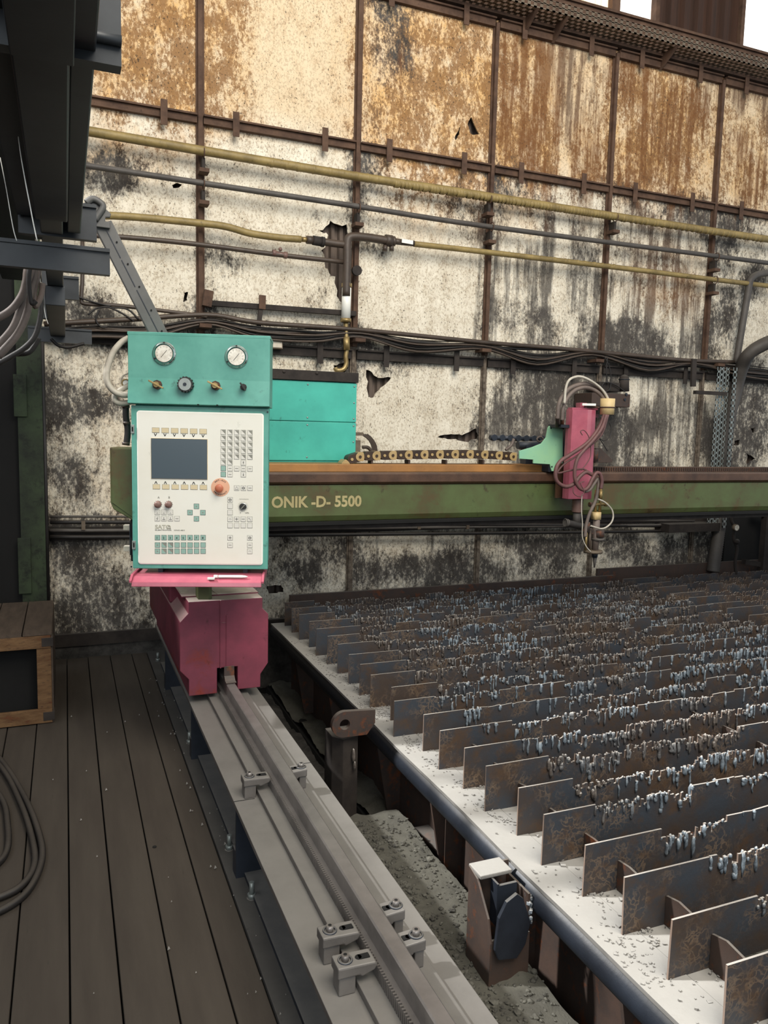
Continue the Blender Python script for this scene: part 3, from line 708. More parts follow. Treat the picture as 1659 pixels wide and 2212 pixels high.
# ---- stop posts in the trough
sp_ = root('stop_post', (1.255, 2.0, -.12), 'rusty square steel stop post with torn open top in the trough', 'post')
MB().prism([(1.925, -.12), (2.075, -.12), (2.075, .205), (2.02, .19), (1.945, .10), (1.925, .03)], 0, 1.180, 1.188).build('side_cheek', 'brown_steel', sp_, bevel=.002)
MB().box((1.188, 2.067, -.12), (1.325, 2.075, .20)).box((1.317, 1.935, -.12), (1.325, 2.067, .16)).box((1.188, 1.93, -.12), (1.325, 1.938, .035)).build('post_walls', 'brown_steel', sp_)
MB().box((1.184, 2.005, .192), (1.30, 2.085, .206)).build('cap_plate', 'ledge', sp_, bevel=.004)
MB().prism([(1.19, .015), (1.205, -.02), (1.27, -.03), (1.30, .01), (1.315, .08), (1.285, .165), (1.262, .185), (1.225, .165), (1.20, .118)], 1, 1.912, 1.925).build('front_tongue', 'dark_steel', sp_, bevel=.002)
MB().box((1.225, 1.97, .05), (1.232, 2.01, .19)).box((1.232, 1.975, .05), (1.30, 1.985, .18)).build('inner_web', 'dark_steel', sp_)
mb = MB(); rr = random.Random(9)
for k in range(16): 
    c = (1.322+rr.uniform(-.004, .012), 1.94+rr.uniform(-.02, .03), rr.uniform(.06, .15)); s = rr.uniform(.006, .014)
    mb.add([(c[0]+s*p[0]*rr.uniform(.6, 1.2), c[1]+s*p[1]*rr.uniform(.6, 1.2), c[2]+s*p[2]) for p in ico], icof)
mb.build('slag_lump', 'slag', sp_)
p2 = root('support_block', (1.17, 3.38, -.12), 'dark steel support block standing under the lifting lug', 'block')
MB().prism([(1.135, 3.33), (1.175, 3.28), (1.255, 3.30), (1.255, 3.44), (1.135, 3.44)], 2, -.30, .155).build('block_body', 'dark_frame', p2, bevel=.003)
MB().sph((1.225, 3.28, .07), .016, 8, (.6, 1, 2.2)).sph((1.23, 3.275, .02), .012, 8, (.6, 1, 2)).build('slag_lump', 'slag', p2)
# ============================================================ RED CARRIAGE
rc = root('rail_carriage', (.69, 4.3, .30), 'faded red boxy carriage straddling the dusty rail under the console', 'carriage')
prof = [(.517, .775), (.517, .722), (.477, .680), (.477, .448), (.518, .402), (.518, .322), (.650, .322), (.650, .445), (.748, .445), (.748, .33), (.860, .33), (.860, .395), (.897, .448), (.897, .692), (.868, .722), (.868, .775)]
MB().prism(prof, 1, 3.62, 5.02).build('carriage_body', 'red', rc, bevel=.003)
MB().box((.663, 3.614, .445), (.668, 3.62, .774)).build('panel_seam', 'red', rc)
MB().box((.692, 3.616, .445), (.694, 3.62, .70)).build('panel_seam', 'red', rc)
MB().box((.664, 3.616, .664), (.693, 3.62, .666)).build('panel_seam', 'red', rc)
MB().prism([(3.55, .387), (3.62, .387), (3.62, .392), (3.605, .455), (3.60, .455), (3.598, .41), (3.575, .392), (3.55, .391)], 0, .680, .728).build('rail_scraper', 'brown_steel', rc)
MB().box((.60, 3.70, .34), (.65, 4.95, .445)).build('wheel_block', 'black', rc)
for Y in (3.85, 4.8): MB().cyl((.685, Y, .440), (.722, Y, .440), .052, seg=20).build('wheel', 'dark_steel', rc)
MB().box((.50, 3.72, .775), (.87, 4.98, .781)).build('top_plate', 'red', rc)
MB().box((.548, 4.2, .781), (.86, 4.9, 1.07)).build('riser', 'green', rc)
MB().box((.475, 4.0, .69), (.560, 4.45, .785)).build('side_fairing', 'red', rc, bevel=.01)
nk = MB().prism([(.540+.028, 3.66), (.585+.03, 3.645), (.632, 3.66), (.632, 3.74), (.568, 3.74)], 2, .776, .985); nk.build('console_neck', 'green', rc)
MB().prism([(.50, 3.55), (.60, 3.55), (.60, 3.78), (.50, 3.78)], 2, .965, .972).build('neck_plate', 'dark_steel', rc)
# papers and scrap lying on top
def sheet(name, loc, w, d, rz, m_, label, th=.002):
    r = root(name, loc, label, 'paper', rz=0)
    c, s = math.cos(rz), math.sin(rz); mb = MB()
    q = [(loc[0]+x*c-y*s, loc[1]+x*s+y*c) for x, y in ((-w/2, -d/2), (w/2, -d/2), (w/2, d/2), (-w/2, d/2))]
    mb.prism(q, 2, loc[2], loc[2]+th); mb.build('sheet', m_, r); 
    if th > .004: MB().prism([(p[0]*.96+loc[0]*.04, p[1]*.96+loc[1]*.04) for p in q], 2, loc[2]+th, loc[2]+th+.001).build('cover', 'cream', r)
    return r
sheet('paper_sheet', (.745, 3.82, .7812), .17, .18, .1, 'paper', 'grimy flat paper on the red carriage top, right of the green neck')
sheet('paper_pad', (.74, 3.96, .784), .13, .10, -.15, 'paper', 'thick curled paper pad behind the flat sheet on the carriage top', .014)
sheet('paper_card', (.525, 3.84, .7812), .04, .12, .0, 'paper', 'pale card on the carriage top left of the green neck')
# ============================================================ CONTROL CONSOLE (local frame, yawed towards the operator)
P0 = Vector((.265, 3.50, 0)); CYAW = math.atan2(-.174, .558)
ex = Vector((math.cos(CYAW), math.sin(CYAW), 0)); ey = Vector((-ex.y, ex.x, 0))
CW = .585
cs = root('control_console', tuple(P0+Vector((0, 0, .955))), 'teal operator console with ivory key panel, dark screen and gauge box on top', 'console', rz=CYAW)
class LB(MB):
    def put(s, name, m_, parent=cs, bevel=0):   # local console coordinates (x right, y back, z height)
        o0 = Vector((0, 0, .955)); s.v = [tuple(Vector(v)-o0) for v in s.v]; return s.build(name, m_, parent, bevel, local=True)
def cp_(px, py, d=0):
    p = atp(px, py, P0+ey*d, ey) - P0; return p.dot(ex), p.z
zb, zm, zt = .967, 1.678, 1.980
LB().box((.012, .016, zb+.01), (CW-.012, .20, zm)).put('cabinet', 'teal', bevel=.004)
LB().box((-.002, 0, zb), (CW-.004, .016, zm-.004)).put('door', 'teal', bevel=.003)
LB().prism([(0, zm), (-.028, zm+.004), (-.012, 1.79), (-.012, zt), (.19, zt), (.19, zm)], 0, -.010, CW).put('gauge_box', 'teal', bevel=.002)
LB().box((-.012, -.0125, zt-.012), (CW+.002, .19, zt+.002)).put('gauge_box_lid', 'teal', bevel=.002)
for t in (.28, .36): LB().box((t, -.030, zm+.002), (t+.008, -.02, zm+.007)).put('lid_stop', 'black')
# ivory panel
ax0, az1 = cp_(297, 889); ax1, _ = cp_(568, 898); _, az0 = cp_(301, 1216)
ax0 += .002; ax1 -= .001
def rrect(x0, x1, z0, z1, r, n=5):
    out = []
    for cx, cz, a in ((x1-r, z0+r, -90), (x1-r, z1-r, 0), (x0+r, z1-r, 90), (x0+r, z0+r, 180)):
        for k in range(n+1): b = math.radians(a+90*k/n); out.append((cx+r*math.cos(b), cz+r*math.sin(b)))
    return out
LB().prism(rrect(ax0-.005, ax1+.005, az0-.005, az1+.005, .013), 1, -.005, 0).put('panel_rim', 'white', bevel=.002)
kp = LB().prism(rrect(ax0, ax1, az0, az1, .009), 1, -.007, -.003).put('key_panel', 'panel_face')
# screen
def box_px(x0, y0, x1, y1, y_a, y_b, name, m_, par=cs, bevel=0):
    a = cp_(x0, y0); b = cp_(x1, y1); return LB().box((a[0], y_a, b[1]), (b[0], y_b, a[1])).put(name, m_, par, bevel)
a = cp_(327.5, 946.5); b = cp_(448.5, 1035)
LB().box((a[0]-.0012, -.010, b[1]-.0012), (b[0]+.0012, -.007, a[1]+.0012)).put('screen_frame', 'cream', bevel=.001)
LB().box((a[0], -.0112, b[1]), (b[0], -.009, a[1])).put('screen', 'screen')
# keys: meshes shared between alike keys
def key_mesh(w, h, face, mark=None):
    mb = MB(); mb.cur = 1; mb.box((-w/2, -.0008, -h/2), (w/2, 0, h/2)); mb.cur = 0; t = .0012
    mb.box((-w/2+t, -.0022, -h/2+t), (w/2-t, -.0006, h/2-t)); mb.cur = 2; q = -.0025
    W2, H2 = w/2-t*1.6, h/2-t*1.6
    if mark == 'diag': mb.add([(-W2*.9, q, H2), (W2, q, H2), (W2, q, -H2*.9)], [(0, 2, 1)]); 
    if mark == 'dot': mb.box((-w*.12, q, -h*.14), (w*.12, q+.0003, h*.1))
    if mark == 'bar': mb.box((-w*.28, q, -h*.06), (w*.28, q+.0003, h*.06))
    if mark == 'up': mb.box((-w*.04, q, -h*.25), (w*.04, q+.0003, h*.2)).add([(-w*.14, q, h*.05), (w*.14, q, h*.05), (0, q, h*.28)], [(0, 1, 2)])
    if mark == 'dn': mb.box((-w*.04, q, -h*.2), (w*.04, q+.0003, h*.25)).add([(-w*.14, q, -h*.05), (w*.14, q, -h*.05), (0, q, -h*.28)], [(0, 2, 1)])
    if mark == 'tri':
        for (x0, z0), (x1, z1) in (((-.3, -.28), (.3, -.28)), ((.3, -.28), (0, .3)), ((0, .3), (-.3, -.28))): mb.bar((x0*w, q, z0*h), (x1*w, q, z1*h), .0008, .0004, (0, 1, 0))
    if mark == 'ring': mb.ring((0, q, 0), w*.25, .0008, seg=12).box((-w*.25, q, -h*.05), (w*.25, q+.0003, h*.05))
    if mark == 'bolt':
        for (x0, z0), (x1, z1) in (((.15, .32), (-.15, 0)), ((-.15, 0), (.15, 0)), ((.15, 0), (-.12, -.32))): mb.bar((x0*w, q, z0*h), (x1*w, q, z1*h), .0012, .0004, (0, 1, 0))
    if mark == 'cross': mb.box((-w*.04, q, -h*.3), (w*.04, q+.0003, h*.3)).box((-w*.3, q, -h*.04), (w*.3, q+.0003, h*.04))
    if mark == 'V': mb.bar((-.18*w, q, .2*h), (0, q, -.2*h), .0008, .0004, (0, 1, 0)).bar((.18*w, q, .2*h), (0, q, -.2*h), .0008, .0004, (0, 1, 0)); mb.box((-w*.25, q, -h*.3), (w*.25, q+.0003, -h*.24))
    if mark == 'arc': mb.ring((0, q, -h*.1), w*.2, .0006, seg=8, arc=(0, math.pi))
    if mark == 'slash': mb.bar((-.25*w, q, .2*h), (.25*w, q, -.25*h), .0008, .0004, (0, 1, 0)); mb.bar((-.25*w, q, .2*h), (0, q, .22*h), .0008, .0004, (0, 1, 0))
    if mark == 'tray': mb.box((-w*.25, q, -h*.25), (w*.25, q+.0003, -h*.15)).box((-w*.06, q, 0), (w*.06, q+.0003, h*.2))
    me = bpy.data.meshes.new('key'); me.from_pydata(mb.v, [], mb.f)
    for n_ in (face, 'ink_soft' if face != 'key_green' else 'ink', 'ink_soft' if face != 'key_white' or mark in ('diag', 'arc', 'V', 'bar') else 'ink'): me.materials.append(M[n_])
    me.polygons.foreach_set('material_index', mb.mi); me.update(); return me
KM = {}
def key(px, py, face='key_white', mark=None, w=.0225, h=.0225):
    k = (face, mark, w, h)
    if k not in KM: KM[k] = key_mesh(w, h, face, mark)
    x, z = cp_(px, py, -.007); o = bpy.data.objects.new('key', KM[k]); col.objects.link(o); o.parent = kp; o.location = (x, -.0071, z-.955); return o
Z = lambda x, y: (300+x/5.53, 860+y/5.53)        # crop coordinates of the key panel close-up
for k in range(6):
    key(*Z(202+k*113.4, 382+k*3.3), 'key_tan', None, .031, .0225)
    key(*Z(210+k*112.4, 1058+k*1.5), 'key_tan', None, .031, .0215)
for r_, y in enumerate((405, 478, 551, 624, 696)):
    for c in range(5): key(*Z(1009+c*79.8, y+c*1.8), 'key_white', 'diag')
key(*Z(1009, 767), mark='diag'); key(*Z(1089, 768), mark='diag'); key(*Z(1249, 772), mark='up')
key(*Z(1009, 838), 'key_green'); key(*Z(1089, 840), mark='bar'); key(*Z(1169, 841), mark='bar'); key(*Z(1249, 842), mark='bar'); key(*Z(1328, 844), mark='bar')
key(*Z(1009, 910), 'key_green'); key(*Z(1089, 911), mark='bar'); key(*Z(1249, 913), mark='dn')
key(*Z(1169, 1073), mark='tri'); key(*Z(1249, 1074), mark='ring'); key(*Z(1328, 1074), mark='bar')
for y, mk in ((1214, 'ring'), (1290, None), (1367, None)): key(*Z(1090, y), mark=mk)
for c, mk in enumerate(('arc', 'cross', 'bar', 'slash')): key(*Z(1090+c*78.7, 1445), mark=mk); key(*Z(1090+c*78.7, 1521))
for c in range(3): key(*Z(221+c*78.5, 1364), mark='V')
for c, mk in enumerate(('bolt', 'tray', 'tray', 'bar')): key(*Z(221+c*78.5, 1439), mark=mk)
for p in ((688, 1292), (611, 1366), (765, 1367), (688, 1441)): key(*Z(*p), 'key_green', 'dot')
for c in range(8):
    o = key(*Z(223+c*77.8, 1666), 'key_green')
    for y in (1754, 1828): key(*Z(223+c*77.8, y), 'key_green', 'diag' if c in (1, 2) else ('dot' if c == 0 else None))
for p, mk in (((1090, 1668), 'cross'), ((1090, 1756), 'bar'), ((1326, 1669), 'ring'), ((1326, 1756), 'bar'), ((1326, 1829), 'arc')): key(*Z(*p), mark=mk)
# printed marks
def ptext(body, px, py, size, m_='ink', bold=.0003, align='CENTER', rot=0, sx=1, par=cs):
    x, z = cp_(px, py, -.007); return text('lettering', body, size, (x, -.0078, z-.955), (math.pi/2, -rot if False else 0, 0) if not rot else (math.pi/2, -rot, 0), m_, par, bold, .0002, align, sx)
for c in range(8): 
    x, z = cp_(*Z(223+c*77.8, 1674)); text('lettering', str(c+1), .013, (x, -.0100, z-.955-.0015), (math.pi/2, 0, 0), 'ink', kp, .0002, .0002, 'CENTER')
ptext('A', *Z(236, 1197), .012, 'ink_soft'); ptext('B', *Z(362, 1197), .012, 'ink_soft')
ptext('SATO', *Z(194, 1558), .0235, 'ink_pale', .0008, 'LEFT', sx=1.12)
ptext('ELEKTRONIK   CNC-801', *Z(194, 1582), .0075, 'ink_soft', .0001, 'LEFT', sx=1.6)
mb = LB(); x, z = cp_(*Z(362, 1543)); s_ = .008
for (a_, b_), (c_, d_) in (((-1, -.8), (1, -.8)), ((1, -.8), (0, 1)), ((0, 1), (-1, -.8)), ((-.6, -.3), (.6, -.3))): mb.bar((x+a_*s_, -.0075, z+b_*s_), (x+c_*s_, -.0075, z+d_*s_), .0014, .0005, (0, 1, 0))
mb.put('logo_triangle', 'ink')
for k in range(6):
    for (px, py, s_) in ((202+k*113.4, 437+k*3, -1), (208+k*112.4, 1006+k*1.5, 1)):
        x, z = cp_(*Z(px, py)); LB().bar((x-.0052, -.0075, z-.006*s_), (x, -.0075, z+.005*s_), .003, .0005, (0, 1, 0)).bar((x+.0052, -.0075, z-.006*s_), (x, -.0075, z+.005*s_), .003, .0005, (0, 1, 0)).put('arrow_mark', 'ink')
# curved lettering of the emergency button
ec = cp_(*Z(976, 1064))
LB().prism([(ec[0]+.040*math.cos(i*.2618), ec[1]+.040*math.sin(i*.2618)) for i in range(24)], 1, -.0082, -.0065).put('emergency_ring', 'orange_ring')
for word, r_, a0, da, sgn in (('NOT-AUS', .0285, 132, -14, 1), ('EMERGENCY', .0345, 216, 13.5, -1)):
    for i, ch in enumerate(word):
        a_ = math.radians(a0+da*i); X, Z_ = ec[0]+r_*math.cos(a_), ec[1]+r_*math.sin(a_)
        ry = -(a_-math.pi/2) if sgn > 0 else -(a_+math.pi/2)
        text('lettering', ch, .0088, (X, -.0086, Z_-.955), (math.pi/2, ry, 0), 'ink', cs, .0002, .0002, 'CENTER')
eb = LB(); eb.tube([(ec[0]-.002, -.008, ec[1]-.002), (ec[0]-.003, -.018, ec[1]-.003), (ec[0]-.003, -.03, ec[1]-.003), (ec[0]-.003, -.034, ec[1]-.003), (ec[0]-.003, -.0345, ec[1]-.003)], [.012, .013, .018, .016, .004], 24); eb.put('emergency_button', 'orange')
for p in ((233, 1267), (360, 1268)):
    x, z = cp_(*Z(*p)); g = LB()
    for i in range(12): a_ = i*.5236; g.bar((x+.013*math.cos(a_), -.0075, z+.013*math.sin(a_)), (x+.018*math.cos(a_), -.0075, z+.018*math.sin(a_)), .0012, .0006, (0, 1, 0))
    g.put('dial_marks', 'ink'); LB().tube([(x, -.007, z), (x, -.014, z), (x-.002, -.024, z), (x-.002, -.0245, z)], [.0155, .0145, .0125, .003], 20).put('dial_knob', 'knob')
x, z = cp_(*Z(1246, 1295)); g = LB()
for i in range(20): a_ = i*.314; g.bar((x+.0175*math.cos(a_), -.0075, z+.0175*math.sin(a_)), (x+.023*math.cos(a_), -.0075, z+.023*math.sin(a_)), .0009, .0006, (0, 1, 0))
g.put('dial_marks', 'ink_soft'); LB().ring((x, -.009, z), .0145, .0022).put('dial_rim', 'chrome')
sw = LB().cyl((x, -.007, z), (x, -.016, z), .0125, seg=20).put('selector_switch', 'ink'); LB().bar((x-.008, -.017, z-.009), (x+.008, -.017, z+.009), .004, .003, (0, 1, 0)).put('selector_grip', 'ink_soft')
mb = LB(); x0, z0 = cp_(*Z(1200, 1204)); pts = [(x0+i*.0034, -.0075, z0+(.002 if i % 2 else -.002)) for i in range(13)]
for i in range(12): mb.bar(pts[i], pts[i+1], .0009, .0004, (0, 1, 0))
mb.put('wave_mark', 'ink_soft'); ptext('0      100%', *Z(1262, 1378), .009, 'ink_soft', 0)
# latches on the door edge
for p in ((286, 927), (289, 1177)):
    x, z = cp_(*p); LB().box((x-.006, -.008, z-.019), (x+.009, 0, z+.019)).put('latch', 'galv', bevel=.002); LB().box((x-.001, -.0085, z-.010), (x+.005, -.0075, z+.010)).put('latch_slot', 'black')
for p in ((284, 1224), (578, 890)): x, z = cp_(*p); LB().cyl((x, 0, z), (x, -.003, z), .004, seg=8).put('screw', 'dark_steel')
# gauges
for i, (px, py, a_) in enumerate(((355, 764, 2.4), (511, 771, 2.2))):
    x, z = cp_(px, py, -.012); G = LB()
    G.tube([(x, -.012, z), (x, -.015, z), (x, -.018, z), (x, -.026, z), (x, -.026, z)], [.050, .050, .044, .040, .034], 32, cap=False)
    g = G.put('gauge_bezel', 'chrome')
    LB().cyl((x, -.013, z), (x, -.022, z), .036, seg=28).put('gauge_dial', 'dial', g) if False else LB().cyl((x, -.013, z), (x, -.022, z), .036, seg=28).put('gauge_dial', 'dial')
    LB().bar((x-.012, -.0228, z-.016), (x+.012, -.0228, z+.014), .0016, .0006, (0, 1, 0)).put('gauge_needle', 'ink')
    mb = LB()
    for k in range(11): b_ = math.radians(225-27*k); mb.bar((x+.026*math.cos(b_), -.0226, z+.026*math.sin(b_)), (x+.032*math.cos(b_), -.0226, z+.032*math.sin(b_)), .0011, .0005, (0, 1, 0))
    mb.put('gauge_ticks', 'ink_soft')
    for b_ in (90, 210, 330): LB().cyl((x+.0445*math.cos(math.radians(b_)), -.014, z+.0445*math.sin(math.radians(b_))), (x+.0445*math.cos(math.radians(b_)), -.020, z+.0445*math.sin(math.radians(b_))), .0042, seg=8).put('gauge_screw', 'ink')
# valves with toggle handles, and the knurled regulator knob
for i, (px, py, L) in enumerate(((340, 831, .034), (466, 833, .034), (526, 836, .020))):
    x, z = cp_(px, py, -.02)
    LB().cyl((x, -.014, z), (x, -.030, z), .020 if i < 2 else .014, seg=8).put('valve_nut', 'brown_steel' if i < 2 else 'ink')
    LB().cyl((x, -.030, z), (x, -.050, z), .012 if i < 2 else .010, seg=14).put('valve_stem', 'brass' if i < 2 else 'ink')
    a_ = math.radians(-27 if i < 2 else -55)
    LB().bar((x-L*math.cos(a_), -.052, z-L*math.sin(a_)), (x+L*math.cos(a_), -.052, z+L*math.sin(a_)), .007, .008, (0, 1, 0)).put('valve_handle', 'brass' if i < 2 else 'ink', bevel=.001)
x, z = cp_(402, 831, -.02); kn = LB(); poly = []
for i in range(64): r_ = .034 if (i//2) % 2 else .0295; poly.append((x+r_*math.cos(i*math.pi/32), z+r_*math.sin(i*math.pi/32)))
kn.prism(poly, 1, -.050, -.016); kn.put('regulator_knob', 'ink'); LB().cyl((x, -.05, z), (x, -.054, z), .026, seg=24).put('regulator_face', 'galv'); LB().cyl((x, -.054, z), (x, -.056, z), .008, seg=6).put('regulator_screw', 'dark_steel')
# pink tray under the console
LB().prism([(.12, .948), (-.055, .944), (-.09, .925), (-.094, .905), (-.086, .905), (-.082, .920), (-.05, .936), (.12, .940)], 0, .012, CW-.025).put('writing_tray', 'pink', bevel=.003)
LB().prism([(.12, .958), (-.055, .952), (-.09, .93), (-.09, .922), (.12, .93)], 0, .002, .012).put('tray_side', 'pink')
LB().prism([(.12, .958), (-.055, .952), (-.09, .93), (-.09, .922), (.12, .93)], 0, CW-.025, CW-.015).put('tray_side', 'pink')
LB().box((.33, -.088, .937), (.36, -.070, .944)).put('tray_clip', 'white')
for x in (.10, .47): LB().box((x, .03, .93), (x+.02, .16, .975)).put('tray_bracket', 'dark_steel')
pen = root('paint_marker', tuple(P0+ex*.43-ey*.068+Vector((0, 0, .944))), 'white pen-shaped marker lying in the front lip of the pink tray', 'pen', rz=CYAW)
q = MB(); q.tube([(-.055, 0, .003), (.045, 0, .003), (.058, 0, .003), (.070, 0, .003)], [.0065, .0065, .005, .0015], 12); q.build('pen_body', 'white', pen, local=True)
q = MB(); q.cyl((-.075, 0, .003), (-.058, 0, .003), .007, seg=10); q.build('pen_cap', 'white', pen, local=True)
# side junction box, connectors and hoses left of the console
L = lambda x, y, z: P0+ex*x+ey*y+Vector((0, 0, z))
MB().prism([(cp_(238, 965, .12)[0], 1.465), (cp_(238, 1085, .12)[0], 1.20), (.00, 1.09), (.012, 1.465)], 1, .10, .24)
bx = cp_(238, 966, .10)[0]
z1_, z2_, z3_ = cp_(238, 966, .10)[1], cp_(241, 1085, .10)[1], cp_(283, 1125, .10)[1]
LB().prism([(bx, z1_), (bx, z2_), (bx+.012, z2_-.03), (.02, z3_-.02), (.02, z1_)], 1, .09, .22).put('side_box', 'green', bevel=.004)
LB().prism([(bx+.008, z1_-.006), (bx+.008, z2_), (.0, z3_+.002), (.014, z1_-.006)], 1, .086, .092).put('side_box_cover', 'green', bevel=.001)
LB().box((-.035, .10, .98), (.0, .16, 1.17)).put('plug_socket', 'black', bevel=.006)
for k in range(3): LB().box((-.037+.010*k, .095, 1.01), (-.033+.010*k, .10, 1.15)).put('plug_rib', 'dark_steel')
for z in (1.04, 1.135): LB().box((-.065, .10, z-.014), (-.033, .13, z+.010)).put('plug_clip', 'hose_light', bevel=.002)
r = root('white_air_hose', tuple(L(0, .1, 1.9)), 'thick pale air hose looping out of the left side of the gauge box', 'hose')
hose('hose_loop', [(278, 730), (262, 740), (244, 762), (232, 795), (231, 822), (243, 842), (262, 852), (286, 853)], 3.56, .0135, 'hose_light', r, 12)
hose('hose_return', [(286, 868), (262, 871), (249, 866), (249, 852), (262, 842), (286, 828)], 3.585, .012, 'hose_light', r, 10)
r = root('pressure_switch', tuple(at(270, 828, 1, 3.62)), 'small pale dial fitting with wires at the left edge of the gauge box', 'fitting')
c = at(271, 828, 1, 3.62); MB().cyl((c.x, 3.62, c.z), (c.x, 3.60, c.z), .016, seg=16).build('dial', 'white', r)
MB().ring((c.x, 3.598, c.z), .016, .003).build('rim', 'brass', r)
hose('wire', [(268, 835), (262, 825), (266, 812), (280, 806)], 3.60, .003, 'hose_light', r, 6)
r = root('flexible_conduit', tuple(at(270, 930, 1, 3.62)), 'dark flexible conduit running down the left side of the console', 'conduit')
hose('conduit', [(272, 868), (272, 900), (276, 930), (273, 962)], 3.62, .014, 'cable', r, 8)
for y in (878, 914, 958): c = at(272+(2 if y == 914 else 0), y, 1, 3.62); MB().cyl((c.x, c.y, c.z-.006), (c.x, c.y, c.z+.006), .0165).build('cable_tie', 'brown_pipe', r)

# ============================================================ GANTRY BEAM
GY = 4.30; g0, g1 = .50, 7.4
gb = root('gantry_beam', (4, 4.45, 1.04), 'long green gantry beam with greasy brown rail on top and lettering on its side', 'beam')
MB().prism([(GY, 1.265), (GY, 1.085), (GY+.02, 1.05), (GY+.30, 1.05), (GY+.32, 1.07), (GY+.32, 1.265)], 0, g0, g1).build('beam_body', 'green', gb, bevel=.004)
MB().prism([(GY-.022, 1.283), (GY-.022, 1.330), (GY-.015, 1.339), (GY+.06, 1.339), (GY+.06, 1.265), (GY-.006, 1.268)], 0, g0, g1).build('front_rail', 'rail_brown', gb, bevel=.002)
MB().box((GY+.06, g0 and GY+.06, 1.265), (GY+.061, GY+.061, 1.266)) if False else None
MB().box((g0, GY+.06, 1.265), (g1, GY+.33, 1.338)).build('beam_top', 'rail_brown', gb)
MB().box((g0, GY-.010, 1.030), (g1, GY+.31, 1.049)).build('lower_strip', 'black', gb)
MB().box((g0, GY+.03, 1.000), (g1, GY+.04, 1.030)).build('cable_skirt', 'dark_frame', gb)
xe = at(1187, 1018, 1, GY+.05).x
MB().box((g0, GY+.03, 1.339), (xe, GY+.22, 1.385)).build('chain_tray', 'ochre', gb, bevel=.004)
MB().box((xe+.15, GY+.05, 1.339), (g1, GY+.10, 1.375)).build('rack_bar', 'rail_brown', gb)
mb = MB(); x = xe+.2
while x < 6.2: mb.box((x, GY+.042, 1.348), (x+.008, GY+.05, 1.370)); x += .02
q = mb.build('rack_teeth', 'brown_steel', gb); q['kind'] = 'stuff'
p = at(586, 1098, 1, GY); pe = at(780, 1097, 1, GY); sz = (at(700, 1074, 1, GY).z-at(700, 1098, 1, GY).z)
tx = text('lettering', 'ONIK -D- 5500', sz*1.36, (p.x-4, GY-.0012-4.45, p.z+.004-1.04), (math.pi/2, 0, 0), 'letter', gb, .0028, .0006)
bpy.context.view_layer.update(); wd = max(v.co.x for v in tx.data.vertices)-min(v.co.x for v in tx.data.vertices)
tx.scale = ((pe.x-p.x)/wd, 1, 1)
MB().box((7.1, 4.0, .30), (7.4, 5.0, 1.03)).box((7.1, 4.0, -.3), (7.4, 5.0, .3)).build('end_leg', 'red', gb)
# teal switch cabinet on the beam
sb = root('switch_cabinet', (1.35, 4.65, 1.39), 'bright teal double-door switch cabinet standing on the beam behind the console', 'cabinet')
CYb = 4.54
xl = .95; xr = at(769, 900, 1, CYb).x; zt1 = at(769, 829, 1, CYb).z; zm1 = at(769, 913, 1, CYb).z; zb1 = at(769, 995, 1, CYb).z-.005
MB().box((xl, CYb+.004, zb1-.02), (xr-.003, CYb+.16, zt1+.004)).build('housing', 'teal2', sb, bevel=.003)
for a_, b_ in ((zb1+.004, zm1-.003), (zm1+.003, zt1)):
    d = MB().box((xl, CYb-.004, a_), (xr, CYb+.004, b_)).build('cover_panel', 'teal2', sb, bevel=.002)
    for px in (667, 767):
        for zz in (a_+.02, (a_+b_)/2, b_-.018):
            if px == 667 and abs(zz-(a_+b_)/2) < .01: continue
            X = at(px-2, 900, 1, CYb).x; MB().sph((X-.004, CYb-.005, zz), .0055, 8, (1, .5, 1)).build('screw', 'galv', d)
MB().box((xl, CYb-.015, zt1+.006), (xr+.008, CYb+.17, zt1+.065)).build('rain_cover', 'dark_frame', sb, bevel=.002)
for px in (612, 683): X = at(px, 812, 1, CYb).x; MB().sph((X, CYb-.017, zt1+.05), .010, 8, (1, .5, .8)).build('bolt', 'dark_frame', sb)
MB().box((xl, CYb+.0, 1.386), (xr-.06, CYb+.15, zb1-.021)).build('plinth', 'green', sb)
MB().box((xr, CYb+.03, zb1+.05), (xr+.045, CYb+.08, zb1+.13)).build('plug_socket', 'galv_dirty', sb)
MB().box((xr, CYb+.05, zb1+.16), (xr+.07, CYb+.09, zb1+.18)).build('cable_bracket', 'galv_dirty', sb)
r = root('cabinet_cables', tuple(at(795, 950, 1, 4.6)), 'four thin brown cables arching from the teal cabinet down to the energy chain', 'cable')
for k in range(4): hose('wire', [(781+k*4, 938), (795+k*3, 948), (803+k*3, 962), (806+k*3, 980)], 4.60+.01*k, .005, 'brown_pipe', r, 6)
hose('wire', [(783, 966), (795, 967), (805, 978)], 4.59, .011, 'brown_pipe', r, 6)
